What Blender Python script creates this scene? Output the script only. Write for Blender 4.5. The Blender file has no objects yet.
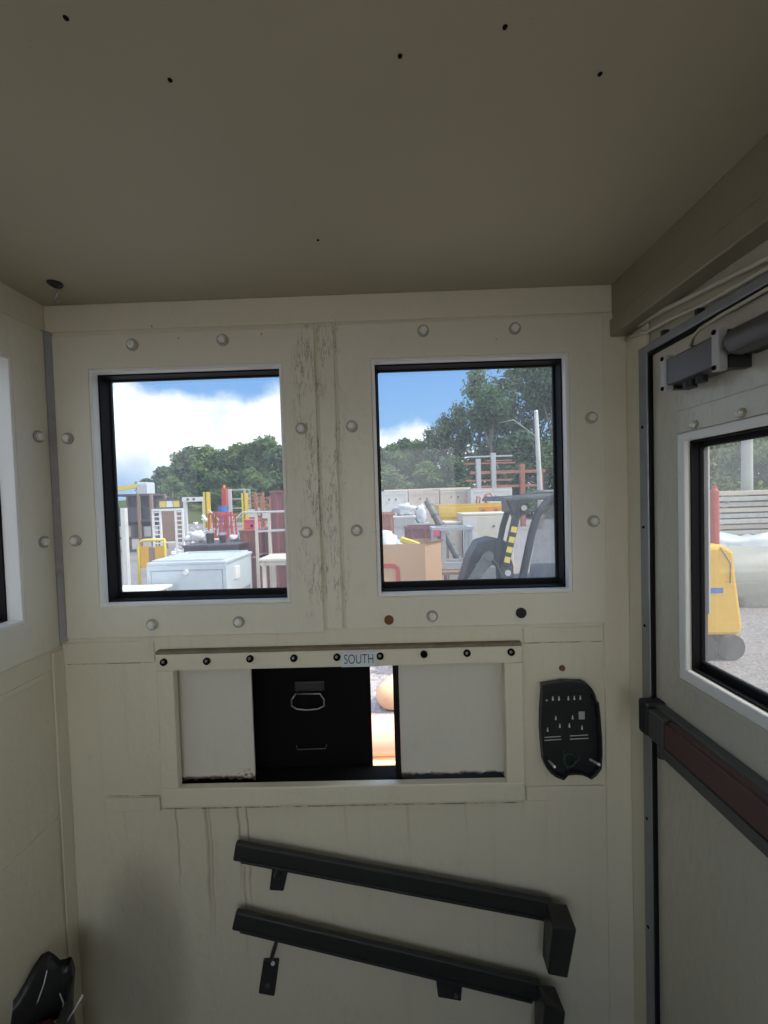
import bpy, math, random
from mathutils import Vector, Matrix, noise as mnoise
random.seed(7)
PI = math.pi
SC = bpy.context.scene
COL = SC.collection

# ------------------------------------------------------------------ camera
F = 410.0
CAM = Vector((0, 0, 1.62))
vy = Vector((6, -12, 410)).normalized()
dn = Vector((.03, 1, 0)); dn.z = -(dn.x*vy.x + dn.y*vy.y)/vy.z; dn.normalize()
vx = dn.cross(vy)
RM = Matrix((vx, vy, -dn))            # camera (right, down, forward) -> world
cam_d = bpy.data.cameras.new('camera'); cam = bpy.data.objects.new('camera', cam_d); COL.objects.link(cam)
right = RM @ Vector((1, 0, 0)); up = RM @ Vector((0, -1, 0)); back = RM @ Vector((0, 0, -1))
m = Matrix((right, up, back)).transposed().to_4x4(); m.translation = CAM
cam.matrix_world = m
cam_d.sensor_fit = 'VERTICAL'; cam_d.sensor_height = 36; cam_d.lens = F/1024*36
cam_d.clip_start = .01; cam_d.clip_end = 1000
SC.camera = cam


def at(px, py, ax, v):
    d = RM @ Vector(((px-384)/F, (py-512)/F, 1))
    return CAM + d*((v-CAM[ax])/d[ax])


def PY(px, py, Y): return at(px, py, 1, Y)


# ------------------------------------------------------------------ materials
MATS = {}


class N:
    """tiny node-graph builder"""
    def __init__(s, tree): s.t = tree; s.n = tree.nodes; s.l = tree.links

    def node(s, kind, **kw):
        n = s.n.new(kind)
        for k, v in kw.items(): setattr(n, k, v)
        return n

    def put(s, sock, v):
        if hasattr(v, 'is_output') or isinstance(v, bpy.types.NodeSocket): s.l.new(v, sock)
        else: sock.default_value = v

    def math(s, op, a, b=0.0, c=0.0, clamp=False):
        n = s.node('ShaderNodeMath', operation=op, use_clamp=clamp)
        s.put(n.inputs[0], a); s.put(n.inputs[1], b)
        if len(n.inputs) > 2: s.put(n.inputs[2], c)
        return n.outputs[0]

    def ss(s, x, a, b):                      # smoothstep
        n = s.node('ShaderNodeMapRange', interpolation_type='SMOOTHSTEP')
        s.put(n.inputs['Value'], x); n.inputs['From Min'].default_value = a; n.inputs['From Max'].default_value = b
        return n.outputs['Result']

    def band(s, x, a, b, soft):              # 1 inside [a,b]
        return s.math('MULTIPLY', s.ss(x, a-soft, a+soft), s.math('SUBTRACT', 1.0, s.ss(x, b-soft, b+soft)))

    def noise(s, vec, scale, detail=4, rough=.55, dist=0.0):
        n = s.node('ShaderNodeTexNoise')
        if vec is not None: s.l.new(vec, n.inputs['Vector'])
        n.inputs['Scale'].default_value = scale; n.inputs['Detail'].default_value = detail
        n.inputs['Roughness'].default_value = rough; n.inputs['Distortion'].default_value = dist
        return n.outputs['Fac']

    def mix(s, f, a, b):
        n = s.node('ShaderNodeMix', data_type='RGBA')
        s.put(n.inputs['Factor'], f)
        ia, ib = [i for i in n.inputs if i.name == 'A' and i.type == 'RGBA'][0], [i for i in n.inputs if i.name == 'B' and i.type == 'RGBA'][0]
        s.put(ia, a); s.put(ib, b)
        return [o for o in n.outputs if o.type == 'RGBA'][0]

    def scalevec(s, v, sc):
        n = s.node('ShaderNodeVectorMath', operation='MULTIPLY'); s.l.new(v, n.inputs[0]); n.inputs[1].default_value = sc
        return n.outputs[0]

    def xyz(s, v):
        n = s.node('ShaderNodeSeparateXYZ'); s.l.new(v, n.inputs[0]); return n.outputs


def C4(c): return (c[0], c[1], c[2], 1)


def newmat(name):
    mt = bpy.data.materials.new(name); mt.use_nodes = True
    b = mt.node_tree.nodes['Principled BSDF']
    return mt, N(mt.node_tree), b


def mat(name, col, rough=.5, metal=0.0, var=.12, scale=8, bump=0.0, dirt=0.0, dirtcol=(.12, .08, .05), spec=.5):
    """plain procedural surface: base colour broken up by noise, optional dirt patches and bump"""
    if name in MATS: return MATS[name]
    mt, g, b = newmat(name)
    co = g.node('ShaderNodeTexCoord').outputs['Object']
    n1 = g.noise(co, scale, 5)
    lo = tuple(max(0, c*(1-var)) for c in col); hi = tuple(min(1, c*(1+var)) for c in col)
    c = g.mix(n1, C4(lo), C4(hi))
    if dirt:
        n2 = g.noise(co, scale*.6, 8, .7)
        c = g.mix(g.math('MULTIPLY', g.ss(n2, .52, .72), dirt), c, C4(dirtcol))
    g.put(b.inputs['Base Color'], c)
    b.inputs['Roughness'].default_value = rough; b.inputs['Metallic'].default_value = metal
    b.inputs['Specular IOR Level'].default_value = spec
    if bump:
        bp = g.node('ShaderNodeBump'); bp.inputs['Strength'].default_value = bump; bp.inputs['Distance'].default_value = .01
        g.put(bp.inputs['Height'], g.noise(co, scale*6, 4)); g.l.new(bp.outputs[0], b.inputs['Normal'])
    MATS[name] = mt
    return mt


CREAM = (.67, .635, .495)


def paint_mat(name, col=CREAM, streaks=False, flakes=False, chips=.5, rough=.38, bumps=.2, lowrust=None):
    """old cream gloss paint on steel: brush ripple, small chips, scuffs, and on the front wall rust runs and flaking"""
    mt, g, b = newmat(name)
    co = g.node('ShaderNodeTexCoord').outputs['Object']
    x, y, z = g.xyz(co)
    big = g.noise(co, 3, 3)
    c = g.mix(big, C4(tuple(k*.93 for k in col)), C4(tuple(k*1.05 for k in col)))
    # fine chips, exposing brown primer
    ch = g.ss(g.noise(co, 70, 3, .6), .735, .76)
    ch2 = g.ss(g.noise(co, 22, 8, .75), .74, .77)
    area = g.ss(g.noise(co, 4, 2), .47, .62)
    f = g.math('MULTIPLY', g.math('MAXIMUM', ch, ch2), g.math('MULTIPLY', area, chips), clamp=True)
    c = g.mix(f, c, C4((.16, .13, .10)))
    # greasy scuffs
    sc = g.ss(g.noise(g.scalevec(co, (6, 6, 2.5)), 2.2, 7, .7), .58, .78)
    c = g.mix(g.math('MULTIPLY', sc, .22), c, C4((.30, .27, .20)))
    if streaks:
        tot = None
        for x0, z0, z1, w, s in [(-.503, .70, .937, .003, .75), (-.435, .62, .937, .006, .7), (-.427, .60, .937, .003, .6), (-.362, .72, .937, .004, .9),
                                 (-.342, .66, .937, .003, .9), (-.355, .55, .80, .004, .55), (-.62, .80, .937, .003, .3), (-.12, .82, .937, .003, .35), (.15, .8, .937, .003, .3), (.02, .75, .937, .004, .25)]:
            wob = g.math('MULTIPLY', g.math('SUBTRACT', g.noise(g.scalevec(co, (0, 0, 9)), 1, 2), .5), .02)
            xx = g.math('ADD', x, wob)
            mk = g.math('MULTIPLY', g.band(xx, x0-w/2, x0+w/2, w*.8), g.math('MULTIPLY', g.ss(z, z0, z0+.16), g.math('SUBTRACT', 1.0, g.ss(z, z1, z1+.004))))
            mk = g.math('MULTIPLY', mk, g.math('MULTIPLY', g.math('ADD', .35, g.noise(g.scalevec(co, (40, 1, 14)), 2, 4)), s))
            tot = mk if tot is None else g.math('MAXIMUM', tot, mk)
        c = g.mix(g.math('MINIMUM', tot, .85), c, C4((.22, .15, .075)))
        # grime in the open seams beside the battens and under the hatch sill
        sm = None
        for z0, xa, xb, w in [(.9372, -.66, .28, .0022), (1.2725, -.735, -.54, .0016), (1.2955, .286, .455, .0016), (.9690, -.662, -.538, .0018), (.9695, -.664, -.650, .0050)]:
            mk = g.math('MULTIPLY', g.band(z, z0-w/2, z0+w/2, w*.6), g.band(x, xa, xb, .004))
            mk = g.math('MULTIPLY', mk, g.math('ADD', .15, g.ss(g.noise(g.scalevec(co, (25, 1, 1)), 1, 5, .7), .40, .60)))
            sm = mk if sm is None else g.math('MAXIMUM', sm, mk)
        c = g.mix(g.math('MINIMUM', sm, .8), c, C4((.09, .075, .055)))
        # dark patch low in the left part of the wall and faint long drips
        dx = g.math('DIVIDE', g.math('ADD', x, .59), .10); dz = g.math('DIVIDE', g.math('SUBTRACT', z, .56), .26)
        dd = g.math('ADD', g.math('MULTIPLY', dx, dx), g.math('MULTIPLY', dz, dz))
        st = g.math('MULTIPLY', g.math('SUBTRACT', 1.0, g.ss(dd, .1, 1.5)), g.math('ADD', .25, g.math('MULTIPLY', big, .5)))
        c = g.mix(g.math('MULTIPLY', st, .8), c, C4((.13, .115, .085)))
        dr = g.ss(g.noise(g.scalevec(co, (28, 1, 1.1)), 1.3, 4, .6), .56, .75)
        c = g.mix(g.math('MULTIPLY', dr, .10), c, C4((.25, .22, .15)))
    if flakes:
        nn_ = g.noise(g.scalevec(co, (150, 1, 16)), 1, 5, .65)
        ln = g.math('SUBTRACT', 1.0, g.ss(g.math('ABSOLUTE', g.math('SUBTRACT', nn_, .52)), .006, .032))
        where = g.math('MULTIPLY', g.band(x, -.20, -.10, .018), g.math('MULTIPLY', g.ss(z, 1.34, 1.40), g.ss(g.noise(g.scalevec(co, (22, 1, 7)), 1, 5, .7), .44, .56)))
        c = g.mix(g.math('MULTIPLY', g.math('MULTIPLY', ln, where), .75), c, C4((.17, .13, .10)))
        pt = g.math('MULTIPLY', g.ss(g.noise(g.scalevec(co, (60, 1, 22)), 1.2, 6, .75), .60, .67), where)
        c = g.mix(g.math('MULTIPLY', pt, .6), c, C4((.30, .25, .19)))
    if lowrust:
        # rust eating up from the bottom edge of a sliding door, worst at the corners next to the gap
        edge = g.math('ADD', g.math('SUBTRACT', z, lowrust), g.math('MULTIPLY', g.noise(g.scalevec(co, (30, 1, 12)), 1, 6, .7), -.022))
        rm_ = g.math('SUBTRACT', 1.0, g.ss(edge, -.010, -.004))
        bl_ = g.math('MULTIPLY', g.band(x, -.238, -.198, .01), g.math('MULTIPLY', g.band(z, .058, .078, .004), g.ss(g.noise(co, 60, 4), .5, .6)))
        c = g.mix(g.math('MAXIMUM', rm_, bl_), c, C4((.10, .06, .035)))
    g.put(b.inputs['Base Color'], c)
    b.inputs['Roughness'].default_value = rough
    bp = g.node('ShaderNodeBump'); bp.inputs['Strength'].default_value = bumps; bp.inputs['Distance'].default_value = .0105
    h = g.math('ADD', g.noise(g.scalevec(co, (18, 18, 11)), 3, 4), g.math('MULTIPLY', f, -1.2))
    g.put(bp.inputs['Height'], h); g.l.new(bp.outputs[0], b.inputs['Normal'])
    MATS[name] = mt
    return mt


def glass_mat(name, tint, haze, hz=(.5, .5, .5), streak=(1, 1, 1)):
    mt = bpy.data.materials.new(name); mt.use_nodes = True
    g = N(mt.node_tree); g.n.clear()
    out = g.node('ShaderNodeOutputMaterial')
    co = g.node('ShaderNodeTexCoord').outputs['Object']
    tr = g.node('ShaderNodeBsdfTransparent'); tr.inputs['Color'].default_value = C4(tint)
    gl = g.node('ShaderNodeBsdfGlossy'); gl.inputs['Roughness'].default_value = .015
    fr = g.node('ShaderNodeFresnel'); bf = g.node('ShaderNodeNewGeometry').outputs['Backfacing']
    g.put(fr.inputs['IOR'], g.math('SUBTRACT', 1.5, g.math('MULTIPLY', bf, 1.5-1/1.5)))
    m1 = g.node('ShaderNodeMixShader'); g.l.new(fr.outputs[0], m1.inputs[0]); g.l.new(tr.outputs[0], m1.inputs[1]); g.l.new(gl.outputs[0], m1.inputs[2])
    df = g.node('ShaderNodeBsdfTranslucent'); df.inputs['Color'].default_value = C4(hz)
    d1 = g.ss(g.noise(g.scalevec(co, streak), 5, 5, .65), .45, .8)
    sp = g.ss(g.noise(co, 130, 2), .76, .80)
    f = g.math('MULTIPLY', g.math('ADD', .8, g.math('ADD', g.math('MULTIPLY', d1, .45), g.math('MULTIPLY', sp, 1.2))), haze)
    m2 = g.node('ShaderNodeMixShader'); g.put(m2.inputs[0], f); g.l.new(m1.outputs[0], m2.inputs[1]); g.l.new(df.outputs[0], m2.inputs[2])
    g.l.new(m2.outputs[0], out.inputs['Surface'])
    MATS[name] = mt
    return mt


def leaf_mat(name, col, col2):
    mt = bpy.data.materials.new(name); mt.use_nodes = True
    g = N(mt.node_tree); g.n.clear()
    out = g.node('ShaderNodeOutputMaterial'); co = g.node('ShaderNodeTexCoord').outputs['Object']
    c = g.mix(g.noise(co, .9, 5, .7), C4(col), C4(col2))
    a = g.node('ShaderNodeBsdfDiffuse'); g.l.new(c, a.inputs['Color'])
    t = g.node('ShaderNodeBsdfTranslucent'); g.l.new(c, t.inputs['Color'])
    ms = g.node('ShaderNodeMixShader'); ms.inputs[0].default_value = .35
    g.l.new(a.outputs[0], ms.inputs[1]); g.l.new(t.outputs[0], ms.inputs[2]); g.l.new(ms.outputs[0], out.inputs['Surface'])
    MATS[name] = mt
    return mt


def ground_mat():
    mt, g, b = newmat('gravel ground')
    co = g.node('ShaderNodeTexCoord').outputs['Object']
    v = g.node('ShaderNodeTexVoronoi'); g.l.new(co, v.inputs['Vector']); v.inputs['Scale'].default_value = 28
    hue = g.mix(v.outputs['Color'], C4((.18, .165, .165)), C4((.36, .33, .325)))
    pk = g.ss(g.noise(co, 1.1, 3), .5, .7)
    hue = g.mix(g.math('MULTIPLY', pk, .4), hue, C4((.42, .30, .27)))
    wet = g.ss(g.noise(co, .5, 6, .65), .5, .66)
    c = g.mix(g.math('MULTIPLY', wet, .45), hue, C4((.20, .19, .18)))
    g.put(b.inputs['Base Color'], c); b.inputs['Roughness'].default_value = .85
    bp = g.node('ShaderNodeBump'); bp.inputs['Strength'].default_value = .6; bp.inputs['Distance'].default_value = .02
    g.l.new(v.outputs['Distance'], bp.inputs['Height']); g.l.new(bp.outputs[0], b.inputs['Normal'])
    return mt


paint_mat('cream wall paint', streaks=True, flakes=True)
paint_mat('cream panel paint', (.69, .665, .55), flakes=True, chips=.7)
paint_mat('cream trim paint', (.665, .63, .495), chips=.8)
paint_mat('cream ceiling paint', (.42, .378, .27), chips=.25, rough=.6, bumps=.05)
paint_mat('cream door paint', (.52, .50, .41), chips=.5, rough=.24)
paint_mat('white edge paint', (.76, .76, .72), chips=.5)
M = MATS
mat('black rubber', (.008, .008, .009), .6, bump=.05, spec=.15)
mat('black plastic', (.014, .015, .017), .42, bump=.05)
mat('black void box', (.004, .004, .005), .7, spec=.1)
mat('black steel', (.022, .024, .023), .42, dirt=.35, dirtcol=(.06, .055, .05), bump=.15)
mat('steel', (.45, .46, .47), .35, 1)
mat('dull aluminium', (.30, .32, .34), .45, .6, dirt=.3)
mat('closer grey', (.10, .10, .105), .42, .3, dirt=.2)
mat('bracket silver', (.42, .43, .44), .5, .2)
mat('panic grey', (.085, .088, .082), .42, .2, dirt=.3)
mat('panic brown', (.085, .046, .040), .5, dirt=.25)
mat('shaded bolt washer', (.36, .345, .28), .5, dirt=.6, scale=60, dirtcol=(.1, .08, .05))  # dirt, and the shadow ring round the heads as a darker colour
mat('bolt head', (.72, .71, .66), .45, dirt=.2, scale=60)
mat('worn bolt', (.52, .50, .43), .4, dirt=.5, scale=60, dirtcol=(.14, .1, .06))
mat('dark hole', (.008, .008, .008), .85, spec=.05)
mat('rust', (.16, .08, .035), .9, var=.4, scale=40)
mat('sign plate', (.60, .66, .70), .4)
mat('sign ink', (.01, .01, .012), .6)
mat('white plastic', (.85, .85, .84), .35)
mat('green wire', (.01, .12, .06), .4)
mat('cable cream', (.50, .47, .38), .5)
mat('bag black', (.028, .031, .027), .42, bump=.3, dirt=.4, dirtcol=(.07, .065, .05))
mat('litter red', (.16, .045, .05), .6)
mat('litter white', (.6, .6, .58), .5)
glass_mat('tinted front glass', (.46, .49, .505), .10, (.75, .8, .8), (1, 1, .5))
glass_mat('dusty door glass', (.37, .39, .39), .085, (.75, .78, .8), (2, 2, .7))
glass_mat('dimming side glass', (.45, .48, .48), .10, (.75, .8, .8), (1, 1, .5))  # tint added to keep light from the left off the header
glass_mat('clear rear glass', (.95, .96, .96), .02)

# ------------------------------------------------------------------ mesh builder


class MB:
    def __init__(s): s.v = []; s.f = []; s.sm = []

    def add(s, vs, fs, smooth=False):
        o = len(s.v); s.v += [tuple(p) for p in vs]
        for f in fs: s.f.append(tuple(i+o for i in f)); s.sm.append(smooth)
        return s

    def box(s, x0, x1, y0, y1, z0, z1):
        v = [(x, y, z) for x in (x0, x1) for y in (y0, y1) for z in (z0, z1)]
        return s.add(v, [(0, 1, 3, 2), (4, 6, 7, 5), (0, 4, 5, 1), (2, 3, 7, 6), (0, 2, 6, 4), (1, 5, 7, 3)])

    def hexa(s, b, t):
        """b, t: four bottom and four top corners, same order"""
        return s.add(list(b)+list(t), [(3, 2, 1, 0), (4, 5, 6, 7), (0, 1, 5, 4), (1, 2, 6, 5), (2, 3, 7, 6), (3, 0, 4, 7)])

    def bar(s, p, q, w, h=None, up=(0, 0, 1)):
        """rectangular bar from p to q, w across, h along up"""
        h = w if h is None else h
        p, q = Vector(p), Vector(q); d = (q-p).normalized(); u = Vector(up)
        if abs(d.dot(u)) > .98: u = Vector((0, 1, 0)) if abs(d.y) < .9 else Vector((1, 0, 0))
        a = d.cross(u).normalized(); u = a.cross(d).normalized()
        c = [a*(i*w/2)+u*(j*h/2) for i, j in ((-1, -1), (1, -1), (1, 1), (-1, 1))]
        return s.hexa([p+k for k in c], [q+k for k in c])

    def cyl(s, p, q, r, n=12, r2=None, cap=True):
        p, q = Vector(p), Vector(q); r2 = r if r2 is None else r2
        d = (q-p).normalized(); u = Vector((0, 0, 1)) if abs(d.z) < .9 else Vector((1, 0, 0))
        a = d.cross(u).normalized(); b = d.cross(a)
        A = [p+(a*math.cos(2*PI*i/n)+b*math.sin(2*PI*i/n))*r for i in range(n)]
        B = [q+(a*math.cos(2*PI*i/n)+b*math.sin(2*PI*i/n))*r2 for i in range(n)]
        s.add(A+B, [(i, (i+1) % n, n+(i+1) % n, n+i) for i in range(n)], True)
        if cap: s.add(A, [tuple(range(n))[::-1]]); s.add(B, [tuple(range(n))])
        return s

    def tube(s, path, r, n=8):
        pts = [Vector(p) for p in path]; rings = []
        a = None
        for i, p in enumerate(pts):
            d = ((pts[min(i+1, len(pts)-1)]-pts[max(i-1, 0)])).normalized()
            if a is None:
                u = Vector((0, 0, 1)) if abs(d.z) < .9 else Vector((1, 0, 0)); a = d.cross(u).normalized()
            else: a = (a-d*a.dot(d)).normalized()
            b = d.cross(a); rr = r[i] if isinstance(r, (list, tuple)) else r
            rings.append([p+(a*math.cos(2*PI*k/n)+b*math.sin(2*PI*k/n))*rr for k in range(n)])
        vs = [v for R in rings for v in R]
        fs = [(i*n+k, i*n+(k+1) % n, (i+1)*n+(k+1) % n, (i+1)*n+k) for i in range(len(rings)-1) for k in range(n)]
        s.add(vs, fs+[tuple(range(n))[::-1], tuple((len(rings)-1)*n+k for k in range(n))], True)
        return s

    def prism(s, poly, axis, a, b):
        """polygon (2-D points) extruded along axis 0/1/2 from a to b"""
        def p3(q, h):
            r = list(q); r.insert(axis, h); return tuple(r)
        n = len(poly)
        s.add([p3(q, a) for q in poly]+[p3(q, b) for q in poly],
              [tuple(range(n)), tuple(range(n, 2*n))[::-1]]+[(i, n+i, n+(i+1) % n, (i+1) % n) for i in range(n)])
        return s

    def ring(s, outer, inner, axis, a, b):
        """two matching outlines extruded along axis: a frame"""
        def p3(q, h):
            r = list(q); r.insert(axis, h); return tuple(r)
        n = len(outer)
        v = [p3(q, a) for q in outer]+[p3(q, a) for q in inner]+[p3(q, b) for q in outer]+[p3(q, b) for q in inner]
        fs = []
        for i in range(n):
            j = (i+1) % n
            fs += [(i, j, n+j, n+i), (2*n+i, 3*n+i, 3*n+j, 2*n+j), (i, 2*n+i, 2*n+j, j), (n+i, n+j, 3*n+j, 3*n+i)]
        return s.add(v, fs)

    def slab(s, us, vs, solid, axis, a, b):
        """grid of cells us x vs extruded along axis a..b; solid(i,j) tells which cells are filled; one connected shell"""
        idx = {}

        def vid(i, j, k):
            if (i, j, k) not in idx:
                q = [us[i], vs[j]]; q.insert(axis, (a, b)[k]); idx[(i, j, k)] = len(s.v); s.v.append(tuple(q))
            return idx[(i, j, k)]
        ok = lambda i, j: 0 <= i < len(us)-1 and 0 <= j < len(vs)-1 and solid(i, j)
        for i in range(len(us)-1):
            for j in range(len(vs)-1):
                if not ok(i, j): continue
                s.f.append((vid(i, j, 0), vid(i+1, j, 0), vid(i+1, j+1, 0), vid(i, j+1, 0))); s.sm.append(False)
                s.f.append((vid(i, j, 1), vid(i, j+1, 1), vid(i+1, j+1, 1), vid(i+1, j, 1))); s.sm.append(False)
                for (di, dj, e) in ((-1, 0, ((i, j), (i, j+1))), (1, 0, ((i+1, j), (i+1, j+1))), (0, -1, ((i, j), (i+1, j))), (0, 1, ((i, j+1), (i+1, j+1)))):
                    if not ok(i+di, j+dj):
                        (p, q) = e
                        s.f.append((vid(*p, 0), vid(*q, 0), vid(*q, 1), vid(*p, 1))); s.sm.append(False)
        return s

    def holed(s, u0, u1, v0, v1, holes, axis, a, b):
        us = sorted({u0, u1, *[h[0] for h in holes], *[h[1] for h in holes]})
        vs = sorted({v0, v1, *[h[2] for h in holes], *[h[3] for h in holes]})
        def solid(i, j):
            cu, cv = (us[i]+us[i+1])/2, (vs[j]+vs[j+1])/2
            return not any(h[0] < cu < h[1] and h[2] < cv < h[3] for h in holes)
        return s.slab(us, vs, solid, axis, a, b)

    def blob(s, c, rx, ry, rz, n=10, jit=.15, seed=0, pw=1.0):
        vs = []; m_ = n//2+1
        for j in range(m_+1):
            th = PI*j/m_
            for i in range(n):
                ph = 2*PI*i/n
                d = Vector((math.sin(th)*math.cos(ph), math.sin(th)*math.sin(ph), math.cos(th)))
                k = 1+jit*mnoise.noise(d*2.3+Vector((seed*7.3, seed*1.7, 0)))*2
                e = [math.copysign(abs(q)**pw, q) for q in d]
                vs.append((c[0]+e[0]*rx*k, c[1]+e[1]*ry*k, c[2]+e[2]*rz*k))
        fs = [(j*n+i, (j+1)*n+i, (j+1)*n+(i+1) % n, j*n+(i+1) % n) for j in range(m_) for i in range(n)]
        return s.add(vs, fs, True)

    def build(s, name, material, parent=None, loc=None, bevel=0.0, segs=2):
        me = bpy.data.meshes.new(name)
        off = Vector(loc) if loc is not None else Vector((0, 0, 0))
        me.from_pydata([tuple(Vector(v)-off) for v in s.v], [], s.f)
        me.polygons.foreach_set('use_smooth', s.sm)
        me.update()
        import bmesh
        bm = bmesh.new(); bm.from_mesh(me); bmesh.ops.recalc_face_normals(bm, faces=bm.faces); bm.to_mesh(me); bm.free()
        o = bpy.data.objects.new(name, me); COL.objects.link(o)
        me.materials.append(MATS[material] if isinstance(material, str) else material)
        if bevel:
            md = o.modifiers.new('bevel', 'BEVEL'); md.width = bevel; md.segments = segs; md.limit_method = 'ANGLE'; md.angle_limit = .6
        if parent is not None: o.parent = parent
        elif loc is not None: o.location = off
        return o


def tag(o, label, cat=None, group=None, kind=None):
    o['label'] = label
    if cat: o['category'] = cat
    if group: o['group'] = group
    if kind: o['kind'] = kind
    return o


def thing(name, loc, label, cat, group=None, rz=0.0):
    o = bpy.data.objects.new(name, None); COL.objects.link(o); o.empty_display_size = .1
    o.location = loc; o.rotation_euler = (0, 0, rz)
    return tag(o, label, cat, group)


def struct(o):
    o['kind'] = 'structure'; return o


def dup(o, parent=None):
    c = o.copy(); COL.objects.link(c)
    if parent is not None: c.parent = parent
    for ch in list(o.children): dup(ch, c)
    return c


# ------------------------------------------------------------------ the booth
YF, XL, XR, XD, ZC = .90, -.744, .52, .518, 2.066
YB = -.95                      # inside face of the rear wall
OUT = .06
def gz(v, Y): return 1.62+(v-1.62)*Y/.9          # a height read on the wall face, carried to depth Y
W1 = (-.631*1.0156, -.232*1.0156, gz(1.414, .914), gz(1.910, .914))
W2 = (-.022*1.0156, .376*1.0156, gz(1.421, .914), gz(1.911, .914))
HO = (-.496, .241, .983, 1.2535)    # hatch opening
e = .004
fw = MB().holed(XL-.06, XR+.08, -.05, ZC+.06, [(W1[0]-e, W1[1]+e, W1[2]-e, W1[3]+e), (W2[0]-e, W2[1]+e, W2[2]-e, W2[3]+e), HO], 1, YF, YF+OUT)
struct(fw.build('wall_front', 'cream wall paint'))
LW = (.20, .797, 1.405, 1.915)     # left wall window y0 y1 z0 z1
lw = MB().holed(YB-.06, YF, -.05, ZC+.06, [(LW[0]-e, LW[1]+e, LW[2]-e, LW[3]+e)], 0, XL-.06, XL)
struct(lw.build('wall_left', 'cream trim paint'))
DY0, DY1, DZ1 = -.14, .820, 1.896    # door opening
rw = MB().holed(YB-.06, YF, -.05, ZC+.06, [(DY0, DY1, .0, DZ1)], 0, XR, XR+.08)
paint_mat('shaded right wall paint', (.46, .43, .33), chips=.6)  # cream darkened so the colour carries this wall's shade
struct(rw.build('wall_right', 'shaded right wall paint'))
bw = MB().holed(XL, XR, -.05, ZC+.06, [(-.68, -.14, 1.05, 1.97), (-.08, .46, 1.05, 1.97)], 1, YB-.06, YB)
struct(bw.build('wall_back', 'cream trim paint'))
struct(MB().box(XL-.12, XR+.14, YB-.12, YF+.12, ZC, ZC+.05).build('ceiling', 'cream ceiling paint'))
mat('floor paint', (.09, .085, .075), .7, dirt=.5)
struct(MB().box(XL-.06, XR+.08, YB-.06, YF+.06, -.10, 0).build('floor', 'floor paint'))
mat('booth base', (.18, .18, .18), .7)
bs = MB()
bs.box(XL-.02, XR+.04, YB, YF+.02, -.60, -.10)
struct(bs.build('trim_1', 'booth base'))
# right-hand header boxing above the door, in two steps
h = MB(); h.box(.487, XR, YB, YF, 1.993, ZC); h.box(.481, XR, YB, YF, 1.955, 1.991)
paint_mat('shaded header paint', (.25, .222, .155), chips=.6)  # shade above the door put into a darker paint colour
struct(h.build('trim_2', 'shaded header paint', bevel=.003))
# front wall: top band, right corner strip, thin battens and the ledge strip left of the hatch
struct(MB().box(XL, .487, YF-.004, YF, 2.008, ZC).build('trim_3', 'cream trim paint', bevel=.002))
struct(MB().box(.460, XR, YF-.004, YF, .0, 2.006).build('trim_4', 'cream trim paint', bevel=.002))
struct(MB().box(-.740, -.536, YF-.003, YF, 1.274, 1.322).build('trim_5', 'cream trim paint', bevel=.0015))
struct(MB().box(.284, .458, YF-.003, YF, 1.297, 1.330).build('trim_6', 'cream trim paint', bevel=.0015))
struct(MB().box(-.664, -.537, YF-.005, YF, .935, .967).build('trim_7', 'cream trim paint', bevel=.002))
struct(MB().box(.283, .455, YF-.005, YF, .943, .975).build('trim_8', 'cream trim paint', bevel=.002))
struct(MB().box(-.148, -.112, YF-.003, YF, 1.338, 2.0).build('trim_9', 'cream panel paint', bevel=.0015))
# left corner: sealed joint (grey caulk) above, painted angle below
mat('grey caulk', (.34, .34, .34), .7, dirt=.4, scale=30)
cc = MB(); cc.prism([(XL, YF-.016), (XL+.014, YF), (XL, YF)], 2, 1.325, 2.01)
struct(cc.build('trim_10', 'grey caulk'))
c2 = MB(); c2.box(XL, XL+.004, YF-.032, YF, 0, 1.31)
struct(c2.build('trim_11', 'cream trim paint', bevel=.002))
c3 = MB(); c3.box(XL, XL+.004, YB, .86, 1.262, 1.275); c3.box(XL, XL+.003, YB, .862, .0, .953)
struct(c3.build('trim_12', 'cream trim paint', bevel=.0015))
# steel jamb liner at the door
jl = MB(); jl.box(XR-.006, XR, DY1+.002, YF-.004, 0, 1.953)
struct(jl.build('trim_13', 'cream trim paint', bevel=.003))


def bolt(parent, p, ax, r=.0105, name='bolt', m1='worn bolt', hexr=.0068, proud=.008, sgn=-1):
    """round washer with a hex head, standing out of the plate along -axis"""
    b = MB(); n = [0, 0, 0]; n[ax] = sgn; n = Vector(n); p = Vector(p)
    b.cyl(p, p+n*.0026, r, 20)
    o = b.build(name, 'shaded bolt washer' if m1 == 'worn bolt' else m1, parent)
    k = MB(); k.cyl(p+n*.0024, p+n*proud, hexr, 6, hexr*.97); k.cyl(p+n*(proud-.0005), p+n*(proud+.0018), hexr*.85, 14, hexr*.5)
    k.build('bolt_head', 'bolt head' if m1 == 'worn bolt' else m1, o, bevel=.0008)
    return o


def rect(u0, u1, v0, v1): return [(u0, v0), (u1, v0), (u1, v1), (u0, v1)]


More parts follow.
